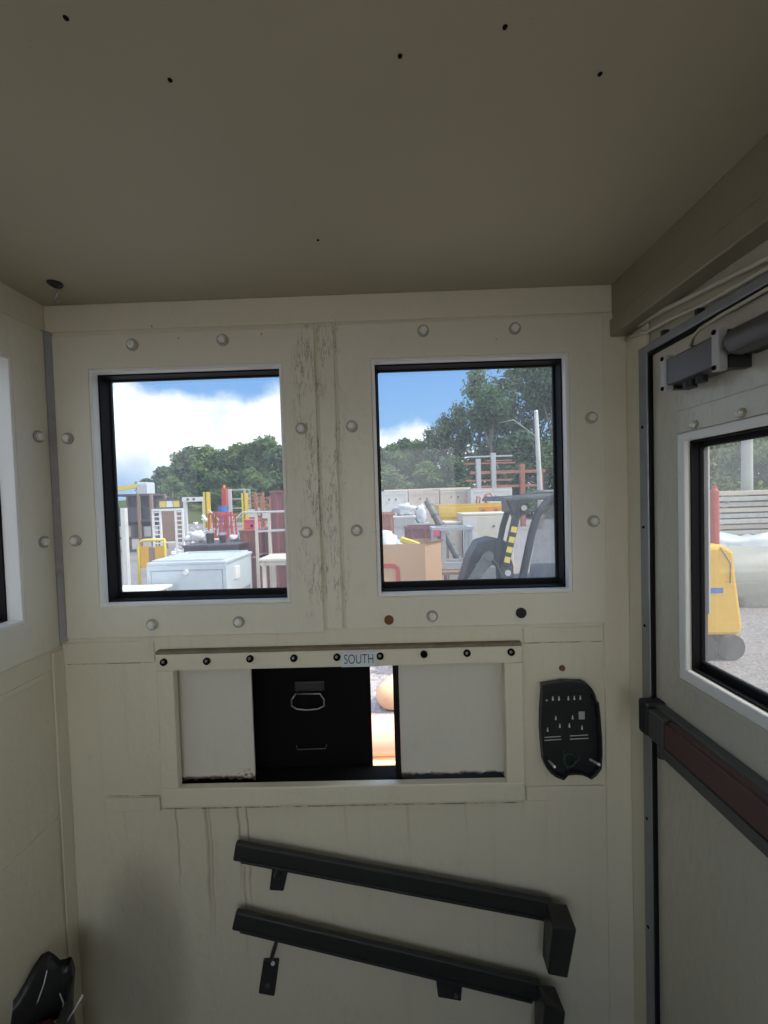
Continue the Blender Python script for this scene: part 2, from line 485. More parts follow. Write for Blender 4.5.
def window(name, outer, hole, ax, face, sgn, bolts, glassmat, gd=.044, deep=.014, lips=(.003, .004, .012, .003)):
    """bolted cover plate (the root), white reveal, black rubber tunnel, glass. ax: wall normal axis, sgn: towards outside"""
    s = sgn; t = .006; h = hole
    def grow(k): return rect(h[0]-k, h[1]+k, h[2]-k, h[3]+k)
    root = MB().holed(*outer, [(h[0]-.010, h[1]+.010, h[2]-.010, h[3]+.010)], ax, face-s*t, face).build(name, 'cream panel paint', bevel=.002)
    struct(root)
    MB().ring(grow(.0098), grow(.003), ax, face-s*(t-.001), face+s*deep).build('reveal_edge', 'white edge paint', root, bevel=.001)
    MB().ring(grow(.0098), grow(0), ax, face+s*(deep+.0003), face+s*gd).build('gasket', 'black rubber', root)
    MB().ring(grow(.0098), rect(h[0]+lips[0], h[1]-lips[1], h[2]+lips[2], h[3]-lips[3]), ax, face+s*(gd+.0002), face+s*(gd+.012)).build('glazing_bead', 'black rubber', root, bevel=.003)
    g = MB(); q = [(h[0]-.004, h[2]-.004), (h[1]+.004, h[2]-.004), (h[1]+.004, h[3]+.004), (h[0]-.004, h[3]+.004)]
    vs = []
    for u in q:
        r = list(u); r.insert(ax, face+s*(gd+.006)); vs.append(r)
    g.add(vs, [(0, 1, 2, 3)]).build('glass', glassmat, root)
    for (p, style) in bolts:
        q = list(p); q.insert(ax, face-s*t)
        if style == 0: bolt(root, q, ax, r=.0130, hexr=.0088, proud=.008, sgn=-s)
        elif style == 1:
            o = bolt(root, q, ax, m1='rust', proud=.004, sgn=-s); o['label'] = 'rusted bolt stub'
        else:
            o = bolt(root, q, ax, r=.0115, hexr=.009, m1='black plastic', proud=.006, sgn=-s); o['label'] = 'black plug in place of a bolt'
    return root


window('window_1', (-.728, -.154, 1.332, 1.999), W1, 1, YF, 1,
       [((x, z), 0) for x, z in [(-.702, 1.776), (-.697, 1.551), (-.55, 1.974), (-.352, 1.977), (-.535, 1.360), (-.342, 1.361), (-.188, 1.781), (-.185, 1.555)]], 'tinted front glass')
window('window_2', (-.106, .466, 1.338, 2.002), W2, 1, YF, 1,
       [((x, z), 0) for x, z in [(-.078, 1.782), (-.075, 1.556), (.082, 1.981), (.278, 1.979), (.085, 1.363), (.438, 1.784), (.439, 1.561)]] + [((-.010, 1.357), 1), ((.279, 1.365), 2)], 'tinted front glass')
window('window_3', (.12, .886, 1.318, 2.006), LW, 0, XL, -1,
       [((y, z), 0) for y, z in [(.858, 1.776), (.858, 1.553), (.68, 1.975), (.45, 1.975), (.68, 1.36), (.45, 1.36)]], 'dimming side glass', deep=.026)
# wire hook and black stain plug in the ceiling corner
hp = at(55, 283, 2, ZC)
hk = thing('ceiling_hook', hp, 'small black ceiling plug with a bent wire hook hanging from it, in the left corner', 'hook')
b = MB(); b.cyl((0, 0, -.003), (0, 0, -.0001), .013, 20); b.cyl((.003, 0, -.008), (.003, 0, -.003), .008, 16, .011)
b.build('plug', 'black plastic', hk)
MB().tube([(.004, 0, -.006), (.006, -.001, -.016), (.003, 0, -.022), (-.001, .001, -.028), (-.003, 0, -.034), (.002, -.001, -.039), (.007, -.001, -.036), (.009, 0, -.030)], .0011, 6).build('wire', 'steel', hk)
# flies / specks on the ceiling
sp = MB()
for (px, py) in [(170, 80), (400, 56), (600, 74), (505, 27), (66, 18), (318, 240)]:
    p = at(px, py, 2, ZC); sp.cyl(p+Vector((0, 0, -.0012)), p, .0018, 8, .0026)
o = sp.build('ceiling_specks', 'dark hole'); tag(o, 'scattered dark specks on the cream ceiling', 'specks', kind='stuff')

# ---- pass-through hatch
hx, hz = -.127, 1.11
HT = thing('transfer_hatch', (hx, YF-.001, .939), 'long cream steel pass-through hatch frame below the two windows, its doors slid apart', 'hatch')
L = HT.location


def hp_(mb, name, m_, bevel=.002, par=HT): return mb.build(name, m_, par, loc=L, bevel=bevel)


HY = YF-.020
kx = HY/YF
def kz(v): return gz(v, HY)
hp_(MB().box(-.536*kx, .282*kx, HY, YF-.001, kz(1.252), kz(1.289)), 'top_rail', 'cream trim paint')
mat('worn ledge', (.20, .16, .11), .8, var=.5, scale=40, dirt=.5)
hp_(MB().box(-.536*kx, .282*kx, HY+.001, YF-.001, kz(1.2893), kz(1.296)), 'ledge', 'worn ledge', .001)
hp_(MB().box(-.536*kx, .282*kx, HY, YF-.001, kz(.940), kz(.982)), 'bottom_rail', 'cream trim paint')
hp_(MB().box(-.536*kx, -.497*kx, HY, YF-.001, kz(.9823), kz(1.2517)), 'side_rail', 'cream trim paint')
hp_(MB().box(.242*kx, .282*kx, HY, YF-.001, kz(.9823), kz(1.2517)), 'side_rail', 'cream trim paint')
for x, z in [(-.516, 1.277), (-.419, 1.277), (-.322, 1.28), (-.224, 1.279), (-.128, 1.279), (-.032, 1.279), (.065, 1.281), (.16, 1.281), (.257, 1.281)]:
    z = kz(z-.004); x *= kx
    k = MB(); k.ring([(x+.0078*math.cos(a*PI/8), z+.0078*math.sin(a*PI/8)) for a in range(16)], [(x+.0052*math.cos(a*PI/8), z+.0052*math.sin(a*PI/8)) for a in range(16)], 1, HY-.004, HY)
    k.cyl((x, HY-.0008, z), (x, HY, z), .0054, 16)
    sk = k.build('socket', 'dark hole', HT, loc=L)
    if abs(x-.065) > .01:
        MB().cyl((x-.001, HY-.0042, z+.001), (x-.001, HY-.0008, z+.001), .0032, 6).build('screw', 'steel', sk, loc=L)
sdoor = paint_mat('sliding door paint', (.62, .61, .53), chips=1.0, lowrust=.058)
SY = YF+.012


def ragged(x0, x1, z0, z1, seed):
    """door sheet whose lower edge is eaten away by rust"""
    r = random.Random(seed); pts = [(x0, z1), (x1, z1)]
    n = 26
    for i in range(n+1):
        x = x1+(x0-x1)*i/n; pts.append((x, z0+r.random()*.006-(.004 if i in (0, n) else 0)))
    return pts


dl = MB().prism(ragged(-.494, -.326, .992, 1.2505, 3), 1, SY, SY+.006); hp_(dl, 'sliding_door', sdoor, .0008)
dr = MB().prism(ragged(.008, .240, .994, 1.2505, 5), 1, SY, SY+.006)
hp_(dr, 'sliding_door', sdoor, .0008)
hp_(MB().box(-.0055, .0078, SY-.004, SY+.012, .985, 1.2508), 'door_edge_seal', 'black rubber', .001)
hp_(MB().box(-.4955, .2405, SY-.006, YF+OUT-.001, .9832, .9885), 'track', 'dark hole', .0008)
MB().box(-.33, .02, SY-.0105, SY-.0065, .983, .9865).build('track_lip', 'steel', HT, loc=L)
# black steel shutter on the outside face of the wall, behind the opening
BX = thing('steel_shutter', (-.24, YF+OUT+.006, .94), 'black steel shutter with a bail handle seen through the open hatch', 'shutter')
L2 = BX.location
bb = MB(); bb.box(-.50, -.0595, YF+OUT+.001, YF+OUT+.006, .94, 1.30); bb.build('shutter_sheet', 'black void box', BX, loc=L2)
hy = YF+OUT+.001


def F2(px, py, Y=hy): p = PY(px, py, Y); return (p.x, p.z)


q0, q1 = F2(295, 681), F2(325, 690)
MB().box(q0[0], q1[0], hy-.006, hy, q1[1], q0[1]).build('handle_plate', 'black steel', BX, loc=L2, bevel=.002)
hpth = [F2(*p) for p in [(297, 691), (293, 697), (293, 703), (298, 706), (308, 707), (319, 706), (325, 703), (325, 697), (321, 691)]]
mat('dark chrome', (.34, .34, .36), .3, .9)
MB().tube([(x, hy-.014, z) for x, z in hpth]+[(hpth[0][0], hy-.014, hpth[0][1])], .0018, 8).build('bail_handle', 'dark chrome', BX, loc=L2)
st = [F2(*p) for p in [(297, 744), (298, 748), (326, 747), (327, 743)]]
MB().tube([(x, hy-.006, z) for x, z in st], .0011, 6).build('staple', 'closer grey', BX, loc=L2)

# ---- SOUTH plate
q = [PY(341, 652, HY-.002), PY(377, 666, HY-.002)]
sx0, sx1, sz1, sz0 = q[0].x, q[1].x, q[0].z, q[1].z
sg = thing('direction_sign', ((sx0+sx1)/2, HY-.0025, sz0), 'small pale blue plate lettered SOUTH on the hatch top rail', 'sign')
MB().box(sx0, sx1, HY-.0045, HY-.0042+.004, sz0, sz1).build('plate', 'sign plate', sg, loc=sg.location, bevel=.0006)
tc = bpy.data.curves.new('letters', 'FONT'); tc.body = 'SOUTH'; tc.align_x = 'CENTER'; tc.align_y = 'CENTER'; tc.size = .030; tc.extrude = .0003; tc.offset = -.0003
to = bpy.data.objects.new('tmp', tc); COL.objects.link(to)
me = bpy.data.meshes.new_from_object(to.evaluated_get(bpy.context.evaluated_depsgraph_get()))
bpy.data.objects.remove(to)
lt = bpy.data.objects.new('lettering', me); COL.objects.link(lt); lt.parent = sg; me.materials.append(M['sign ink'])
lt.rotation_euler = (PI/2, 0, 0); lt.scale = (.66, 1.0, 1); lt.location = (0, -.0023, (sz1-sz0)/2)

# ---- keypad housing (cover missing)
ky = YF
def K(cx, cy, Y=YF): return PY(520+cx/7.68, 660+cy/7.68, Y)
KO = [(158, 180), (240, 160), (330, 150), (420, 149), (490, 156), (530, 200), (552, 245), (556, 275), (578, 300), (590, 420), (600, 560), (604, 690), (598, 800), (560, 850), (520, 880), (490, 862), (450, 846), (400, 842), (345, 848), (312, 885), (260, 866), (215, 835), (180, 790), (160, 740), (148, 620), (140, 500), (143, 360), (150, 260)]
o3 = [K(x, y) for x, y in KO]; cxk = sum(p.x for p in o3)/len(o3); czk = sum(p.z for p in o3)/len(o3)
KP = thing('keypad_housing', (cxk, YF, czk), 'black plastic keypad back box with its cover missing, right of the hatch', 'keypad')
LK = KP.location
outl = [(p.x, p.z) for p in o3]
def inset(k): return [(cxk+(x-cxk)*(1-k), czk+(z-czk)*(1-k*.6)) for x, z in outl]
MB().prism(inset(.02), 1, YF-.005, YF).build('back_plate', 'black plastic', KP, loc=LK)
MB().ring(outl, inset(.085), 1, YF-.018, YF-.001).build('rim', 'black plastic', KP, loc=LK, bevel=.0015)
hood = [K(x, y, YF-.017) for x, y in [(165, 185), (330, 158), (485, 162), (545, 245), (540, 262), (460, 238), (280, 238), (175, 268)]]
MB().prism([(p.x, p.z) for p in hood], 1, YF-.020, YF-.006).build('hood', 'black plastic', KP, loc=LK, bevel=.002)
yk = YF-.0052
for (x, y) in [(205, 305), (252, 300), (299, 300), (371, 298), (417, 296), (463, 294), (275, 450), (404, 446), (306, 510), (379, 508), (476, 524), (212, 540)]:
    p = K(x, y, yk); b = MB()
    b.cyl((p.x, yk-.0004, p.z-.0012), (p.x, yk, p.z-.0012), .0021, 12)
    if x != 205: b.prism([(p.x-.0017, p.z), (p.x+.0017, p.z), (p.x+.0007, p.z+.0062), (p.x-.0007, p.z+.0062)], 1, yk-.0004, yk)
    b.build('keyhole', 'white edge paint', KP, loc=LK)
for (x0, y0, x1, y1) in [(188, 594, 312, 586), (188, 617, 316, 609), (384, 583, 522, 575), (384, 608, 526, 601)]:
    MB().bar(K(x0, y0, yk), K(x1, y1, yk), .0012, .0012).build('slot', 'white edge paint', KP, loc=LK)
p, q = K(450, 396, yk), K(497, 455, yk)
MB().box(p.x, q.x, yk-.0004, yk, q.z, p.z).build('sticker', 'bracket silver', KP, loc=LK)
for (x, y, x2, y2) in [(222, 775, 265, 820), (540, 765, 608, 803)]:
    a, c = K(x, y, YF-.006), K(x2, y2, YF-.050)
    MB().cyl(a, c, .0026, 12).build('standoff_peg', 'white plastic', KP, loc=LK)
gw = MB()
gw.tube([K(*p, YF-.010) for p in [(330, 690), (345, 760), (360, 820), (372, 850)]], .0009, 6)
gw.tube([K(380+48*math.cos(a*.5), 770+52*math.sin(a*.5), YF-.012) for a in range(13)], .0009, 6)
gw.tube([K(*p, YF-.012) for p in [(452, 735), (455, 765), (430, 790)]], .0009, 6)
gw.build('wires', 'green wire', KP, loc=LK)
MB().cyl(K(470, 640, YF-.005), K(478, 640, YF-.012), .010, 20).build('speaker_boss', 'black plastic', KP, loc=LK) if False else None
p = PY(562, 668, YF)
bs_ = MB(); bs_.cyl(p, p+Vector((0, -.003, 0)), .0068, 18, .006)
tag(bs_.build('wall_screw', 'rust', loc=p), 'flat screw head in the wall just above the black keypad box', 'screw')

# ---- two black handrails on brackets
RY = .872


def rail(n, top, bot, legpts, label, brk):
    A, B = PY(*top[0], RY), PY(*top[1], RY); Cc, D = PY(*bot[1], RY), PY(*bot[0], RY)
    r = thing('handrail', (A.x, RY, D.z), label, 'handrail', 'black handrails on the front wall')
    Lr = r.location
    y0, y1 = RY-.004, RY+.010
    MB().hexa([(p.x, y0, p.z) for p in (A, B, Cc, D)], [(p.x, y1, p.z) for p in (A, B, Cc, D)]).build('rail_bar', 'black steel', r, loc=Lr, bevel=.004, segs=3)
    # shallow channel lip along the lower edge
    MB().bar((D.x+.02, y0-.0015, D.z+.006-.004), (Cc.x-.01, y0-.0015, Cc.z+.006), .006, .006).build('lower_lip', 'black steel', r, loc=Lr, bevel=.001)
    # mitred elbow: a cap face sloping down towards the room, then the drop leg
    T = [PY(*p, RY) for p in legpts['cap_back']]
    Fp = [PY(*p, RY-.045) for p in legpts['cap_front']]
    Bp = [PY(*p, RY-.040) for p in legpts['foot']]
    v = [T[0], T[1], Fp[1], Fp[0], Bp[0], Bp[1], Vector((T[0].x, RY+.012, T[0].z-.05)), Vector((T[1].x, RY+.012, T[1].z-.05)),
         Vector((Bp[0].x, RY-.005, Bp[0].z+.004)), Vector((Bp[1].x, RY-.005, Bp[1].z+.004))]
    el = MB().add(v, [(0, 1, 2, 3), (3, 2, 5, 4), (4, 5, 9, 8), (8, 9, 7, 6), (6, 7, 1, 0), (0, 3, 4, 8, 6), (1, 7, 9, 5, 2)])
    el.build('drop_leg', 'black steel', r, loc=Lr, bevel=.003)
    brk(r, Lr)
    return r


def brk1(r, Lr):
    a = PY(280, 862, RY); w0 = PY(277, 874, YF-.006)
    pl = [PY(*p, YF) for p in [(273, 864), (289, 866), (284, 889), (270, 888)]]
    b = MB().hexa([(p.x, YF-.006, p.z) for p in pl], [(p.x, YF, p.z) for p in pl]); k = b.build('bracket', 'black steel', r, loc=Lr, bevel=.002)
    MB().tube([(a.x, RY+.004, a.z-.004), (a.x, RY+.010, a.z-.014), (w0.x, YF-.01, w0.z), (w0.x, YF-.004, w0.z)], .0075, 10).build('bracket_arm', 'black steel', k, loc=Lr)
    w1 = PY(278, 876, YF-.006); MB().cyl(w1, w1+Vector((0, -.004, 0)), .006, 6).build('bolt', 'closer grey', k, loc=Lr)
    a = PY(505, 908, RY); MB().cyl((a.x, RY+.005, a.z-.012), (a.x, YF, a.z-.012), .006, 10).build('bracket_arm', 'black steel', r, loc=Lr)


def brk2(r, Lr):
    a = PY(277, 934, RY); c = PY(271, 960, YF-.014)
    pl = [PY(*p, YF) for p in [(264, 957), (280, 957), (275, 994), (259, 991)]]
    k = MB().hexa([(p.x, YF-.006, p.z) for p in pl], [(p.x, YF, p.z) for p in pl]).build('bracket', 'black steel', r, loc=Lr, bevel=.003)
    MB().tube([(a.x, RY+.004, a.z), (a.x, RY+.008, a.z-.012), c, (c.x, YF-.005, c.z-.002)], .0045, 10).build('bracket_arm', 'black steel', k, loc=Lr)
    w = PY(273, 963, YF-.006); MB().cyl(w, w+Vector((0, -.002, 0)), .0045, 12).build('bolt_hole', 'white edge paint', k, loc=Lr)
    w = PY(268, 984, YF-.006); MB().cyl(w, w+Vector((0, -.005, 0)), .0055, 6).build('bolt', 'closer grey', k, loc=Lr)
    pl = [PY(*p, RY+.006) for p in [(435, 972), (463, 976), (461, 1000), (438, 996)]]
    k = MB().hexa([(p.x, RY+.003, p.z) for p in pl], [(p.x, RY+.009, p.z) for p in pl]).build('lug', 'black steel', r, loc=Lr, bevel=.002)
    w = PY(456, 995, RY+.003); MB().cyl(w, w+Vector((0, -.004, 0)), .005, 6).build('bolt', 'closer grey', k, loc=Lr)
    a = PY(450, 985, RY); MB().cyl((a.x, RY+.009, a.z), (a.x, YF, a.z-.004), .007, 10).build('bracket_arm', 'black steel', r, loc=Lr)


rail(1, [(236, 842), (552, 901)], [(233, 860), (548, 919)],
     {'cap_back': [(546, 901), (567, 904)], 'cap_front': [(553, 927), (577, 930)], 'foot': [(548, 975), (568, 979)]},
     'upper of two black steel handrails, mounted sloping down to a drop leg', brk1)
rail(2, [(236, 911), (541, 983)], [(232, 929), (536, 1001)],
     {'cap_back': [(536, 983), (555, 986)], 'cap_front': [(545, 1005), (566, 1013)], 'foot': [(540, 1062), (560, 1066)]},
     'lower of two black steel handrails, with a hanging slotted bracket and lug', brk2)

# ---- door in the right wall
dmap = lambda px, py, X=XD: (lambda p: (p.y, p.z))(at(px, py, 0, X))
ya_, zt_ = dmap(687.5, 441); _, zb2 = dmap(688, 669)
DW = (.24, ya_, zb2, zt_)      # glazed hole y0 y1 z0 z1
door = MB().holed(DY0+.004, DY1-.006, .01, DZ1-.010, [DW], 0, XD, XD+.0302).build('door_1', 'cream door paint', bevel=.002)
struct(door)
fr = MB()
fr.slab([DY0-.02, DY0-.001, DY1-.003, DY1+.024], [0, DZ1-.004, DZ1+.012], lambda i, j: not (i == 1 and j == 0), 0, XR-.011, XR+.003)
dfr = struct(fr.build('trim_14', 'dull aluminium', bevel=.002))
sq = MB(); sq.slab([DY0, DY0+.002, DY1-.0085, DY1-.0032], [.004, DZ1-.0105, DZ1-.0045], lambda i, j: not (i == 1 and j == 0), 0, XR-.009, XR+.004)
sq.build('draught_seal', 'black rubber', dfr)
for z in (1.75, 1.55, 1.35, 1.14, .95, .72, .5):
    MB().cyl((XR-.0125, DY1+.012, z), (XR-.0109, DY1+.012, z), .0028, 10).build('screw', 'dark hole', dfr)
# window plate on the door
ft = .006
ym, zm = dmap(680, 434); _, zm0 = dmap(681, 677)
MB().holed(.12, ym+.006, zm0-.012, zm+.040, [(.222, ym+.001, zm0-.001, zm+.001)], 0, XD-.003, XD).build('window_plate', 'cream door paint', door, bevel=.001)
MB().ring(rect(.223, ym, zm0, zm), rect(*DW), 0, XD-.006, XD+.004).build('window_trim', 'white edge paint', door, bevel=.003)
for px, py in [(695, 425), (742, 413)]:
    y, z = dmap(px, py, XD-.003); bolt(door, (XD-.003, y, z), 0, r=.0075, hexr=.005, proud=.006)
for y in (.50, .36): bolt(door, (XD-.003, y, zm+.02), 0, r=.0075, hexr=.005, proud=.006)
MB().ring(rect(DW[0]-.001, DW[1]+.001, DW[2]-.001, DW[3]+.001), rect(DW[0]+.003, DW[1]-.003, DW[2]+.003, DW[3]-.003), 0, XD+.0042, XD+.017).build('gasket', 'black rubber', door)
MB().ring(rect(DW[0]-.001, DW[1]+.001, DW[2]-.001, DW[3]+.001), rect(DW[0]+.012, DW[1]-.005, DW[2]+.016, DW[3]-.012), 0, XD+.0172, XD+.030).build('glazing_bead', 'black rubber', door, bevel=.003)
g = MB(); gx = XD+.024
g.add([(gx, DW[0], DW[2]), (gx, DW[1], DW[2]), (gx, DW[1], DW[3]), (gx, DW[0], DW[3])], [(0, 1, 2, 3)]).build('glass', 'dusty door glass', door)
y0, z0 = dmap(707, 612, XD+.036)
MB().box(XD+.0304, XD+.033, DW[1]-.0060, DW[1]-.0025, z0, DW[3]-.012).build('seal_strip', 'white plastic', door)
# panic bar
pb = MB().box(.497, XD, -.10, .800, 1.140, 1.212).build('panic_bar', 'panic grey', door, bevel=.004); pb['label'] = 'grey and brown panic bar'
MB().box(.480, .4975, -.10, .752, 1.136, 1.156).build('lower_channel', 'panic grey', pb, bevel=.002)
MB().box(.478, XD+.001, .782, .808, 1.150, 1.216).build('end_cap', 'black plastic', pb, bevel=.005)
MB().box(.481, .4975, -.10, .735, 1.158, 1.203).build('push_pad', 'panic brown', pb, bevel=.003)
MB().box(.481, .4975, .738, .780, 1.152, 1.207).build('pad_sleeve', 'panic grey', pb, bevel=.002)
MB().box(.4865, .4970, -.10, .730, 1.2025, 1.208).build('pad_ridge', 'panic brown', pb, bevel=.001)
MB().cyl((.495, .765, 1.120), (.495, .765, 1.152), .006, 10).build('dogging_latch', 'black steel', pb)
# door closer: black block between two silver straps, round cylinder behind
XC = XD-.045
def dc(px, py, X=XC): p = at(px, py, 0, X); return p
cl = MB()
yA, yB = dc(665, 370).y, dc(713, 350).y
zt = (dc(665, 357).z+dc(713, 333).z)/2-.004; zb = (dc(665, 388).z+dc(713, 370).z)/2+.004
clo = MB().box(XC, XD, yB, yA, zb, zt).build('door_closer', 'closer grey', door, bevel=.003)
for yy in (yA+.002, yB-.006):
    s_ = MB().box(XC-.003, XC+.012, yy-.006, yy+.006, zb-.009, zt+.007).build('strap', 'bracket silver', clo, bevel=.002)
    MB().box(XC+.013, XD, yy-.006, yy+.006, zb-.006, zt+.004).build('strap_block', 'black steel', s_)
    for zz in (zb-.004, zt+.002): MB().cyl((XC-.0045, yy, zz), (XC-.002, yy, zz), .0036, 12).build('screw', 'dark hole', s_)
zc = (zt+zb)/2+.004
cy = MB(); cy.cyl((XC+.016, yB-.010, zc), (XC+.016, yB-.026, zc), .011, 24, .0195); cy.cyl((XC+.016, yB-.026, zc), (XC+.016, .30, zc), .0195, 24); cy.cyl((XC+.016, .30, zc), (XC+.016, .28, zc), .023, 24)
cy.build('piston_cylinder', 'closer grey', clo)
MB().box(XC+.004, XD, .33, yB-.02, zb+.010, zb+.022).build('mount_plate', 'black steel', clo)
MB().cyl((XC+.02, yA-.03, zb-.012), (XC+.02, yA-.03, zb), .010, 14).build('adjuster_knob', 'black steel', clo)
MB().cyl((XC+.02, yA-.055, zb-.010), (XC+.02, yA-.055, zb), .008, 14).build('adjuster_knob', 'black steel', clo)
MB().cyl((XC+.02, yA-.045, zt), (XC+.02, yA-.045, zt+.006), .008, 14).build('adjuster_knob', 'black steel', clo)
# cables under the header
cw = thing('cable_bundle', (.50, .8, 1.93), 'cream cables stapled under the header above the door', 'cable')
Lc = cw.location
def cpt(px, py, X): return at(px, py, 0, X)
for pts, X, r in [([(625, 328), (640, 324), (668, 308), (700, 292), (768, 258), (840, 215)], .512, .0045), ([(627, 337), (645, 333), (672, 318), (704, 304), (768, 268), (840, 226)], .512, .004),
                  ([(626, 340), (632, 336), (640, 332), (648, 333)], .510, .003)]:
    MB().tube([cpt(x, y, X) for x, y in pts], r, 8).build('cable', 'cable cream', cw, loc=Lc)
wv = MB().tube([cpt(691, 345, XC+.025), cpt(693, 337, XC+.02), cpt(700, 329, XC+.01), cpt(720, 316, .505), cpt(745, 302, .508), cpt(790, 276, .51)], .003, 8)
tag(wv.build('control_wire', 'cable cream', loc=cpt(700, 330, XC)), 'thin cream wire looping out of the top of the grey door closer', 'wire')
for (px, py) in [(668, 333), (703, 312)]:
    p = cpt(px, py, XR)
    MB().box(XR-.011, XR, p.y-.004, p.y+.004, p.z-.004, p.z+.005).build('cable_clip', 'black steel', cw, loc=Lc)

# ---- rubbish bag standing by the left wall
bg = thing('rubbish_bag', (-.6915, .695, 0), 'open black rubbish bag standing in the corner against the left wall', 'bag')
nn = 40
bagm = MB()
def bagpt(a, t, k=1.0):
    cx, sy = math.cos(a), math.sin(a)
    wob = 1+.10*mnoise.noise(Vector((cx*2, sy*2, t*6)))
    zt_ = .690+.045*math.exp(-((a-2.15)/.40)**2)+.018*math.exp(-((a-1.2)/.3)**2)+.008*mnoise.noise(Vector((cx*5, sy*5, 3)))
    w = (.80+.2*t)*wob*k
    return Vector((max(cx*.054*w, -.052), sy*.11*w, zt_*t))
V = []; T_ = 14
for j in range(T_+1):
    for i in range(nn): V.append(bagpt(2*PI*i/nn, j/T_))
for j in range(1, 7):
    for i in range(nn):
        q = bagpt(2*PI*i/nn, 1, 1-.045*j); V.append(Vector((q.x, q.y, q.z-.030*j)))
Fs = [(j*nn+i, j*nn+(i+1) % nn, (j+1)*nn+(i+1) % nn, (j+1)*nn+i) for j in range(T_+6) for i in range(nn)]
Fs.append(tuple((T_+6)*nn+i for i in range(nn))); Fs.append(tuple(range(nn))[::-1])
bagm.add(V, Fs, True).build('bag_film', 'bag black', bg)
lr = MB().blob((0, 0, 0), .028, .035, .035, 14, .4, 3).build('wrapper', 'litter red', loc=(0, 0, 0)); lr.location = (-.700, .735, .600); tag(lr, 'crumpled dark red wrapper inside the mouth of the black rubbish bag', 'wrapper')
MB().tube([(-.022, .088, .70), (-.024, .082, .68), (-.029, .075, .66), (-.036, .066, .64)], .0013, 6).build('drawstring', 'litter white', bg)
MB().tube([(.010, .078, .665), (.020, .074, .65), (.023, .065, .632), (.006, .065, .625), (.032, .055, .628)], .0011, 6).build('drawstring', 'litter white', bg)
MB().tube([(-.03, .05, .63), (-.035, .03, .62), (-.028, .01, .615)], .0014, 6).build('drawstring', 'litter white', bg)
MB().tube([(.046, .05, .645), (.058, .056, .662), (.070, .06, .682)], [.0018, .002, .0024], 6).build('tie_end', 'litter white', bg)

# ================================================================== outdoors
GZ = -.58
MATS['ground'] = ground_mat()
gm = MB(); gm.add([(-140, -60, GZ), (160, -60, GZ), (160, 200, GZ), (-140, 200, GZ)], [(0, 1, 2, 3)])
tag(gm.build('ground', 'ground'), 'gravel yard ground', None)
bpy.data.objects['ground']['kind'] = 'structure'
mat('pale blue grey steel', (.56, .62, .66), .45, dirt=.15, dirtcol=(.4, .4, .4))
mat('white steel', (.72, .72, .70), .5, dirt=.4, dirtcol=(.40, .30, .22))
mat('bright white', (.82, .82, .80), .5, dirt=.1)
mat('tan steel', (.60, .54, .47), .6, dirt=.5, dirtcol=(.42, .28, .2))
mat('cream cabinet', (.68, .64, .55), .5, dirt=.25, dirtcol=(.5, .4, .3))
mat('yellow steel', (.75, .50, .06), .5, dirt=.25)
mat('signal yellow', (.78, .62, .10), .5, dirt=.15)
mat('amber mesh', (.80, .42, .03), .5)
mat('orange paint', (.80, .30, .05), .5, dirt=.2)
mat('brick red steel', (.34, .12, .095), .6, dirt=.3, dirtcol=(.2, .1, .08))
mat('maroon steel', (.24, .085, .085), .6, dirt=.3, dirtcol=(.12, .06, .06))
mat('pink red plastic', (.72, .11, .16), .5)
mat('red paint', (.55, .07, .06), .45)
mat('galvanised', (.55, .57, .58), .45, .5)
mat('rusty frame', (.44, .19, .13), .8, var=.35, dirt=.4)
mat('dark steel', (.10, .085, .095), .6, dirt=.5, dirtcol=(.16, .1, .08))
mat('brown timber', (.30, .20, .14), .8, var=.3, scale=12)
mat('pale timber', (.60, .54, .46), .8, var=.2, scale=10)
mat('grey timber', (.50, .49, .46), .8, var=.25, scale=10, dirt=.3)
mat('cardboard', (.60, .38, .22), .8, var=.06, scale=3)
mat('grey frame', (.46, .50, .53), .45, dirt=.2)
mat('blue paint', (.05, .18, .55), .5)
mat('sack white', (.78, .78, .78), .7, bump=.3)
mat('film grey', (.62, .66, .70), .3, bump=.3)
mat('machine black', (.035, .042, .045), .45, dirt=.4, dirtcol=(.14, .14, .13))
mat('machine grey', (.12, .125, .12), .5, dirt=.5, dirtcol=(.35, .33, .28))
mat('tyre', (.03, .03, .03), .8, dirt=.5, dirtcol=(.25, .23, .2), bump=.4)
mat('yellow cover', (.90, .52, .03), .5, bump=.3)
mat('bark', (.30, .27, .23), .9, var=.35, scale=5, bump=.5)
mat('pale pole', (.50, .50, .46), .8, var=.15, scale=3)
mat('pipe strip', (.80, .62, .36), .5)
mat('orange pipe', (.74, .42, .28), .45, var=.1)
mat('clay pipe', (.70, .44, .27), .6, var=.15)
glass_mat('cab glass', (.70, .74, .74), .55, (.8, .82, .82), (1, 1, 1))
leaf_mat('leaf mid', (.12, .19, .09), (.28, .37, .16))
leaf_mat('leaf dark', (.08, .14, .085), (.20, .28, .14))
leaf_mat('leaf airy', (.13, .18, .12), (.28, .34, .19))
leaf_mat('grass', (.10, .14, .05), (.22, .24, .10))


def spot(px0, px1, pyt, Y):
    """x0, x1 and top z of something seen between px0 and px1 with its top at pyt, standing at depth Y"""
    a, c = PY(px0, pyt, Y), PY(px1, pyt, Y)
    return a.x, c.x, (a.z+c.z)/2


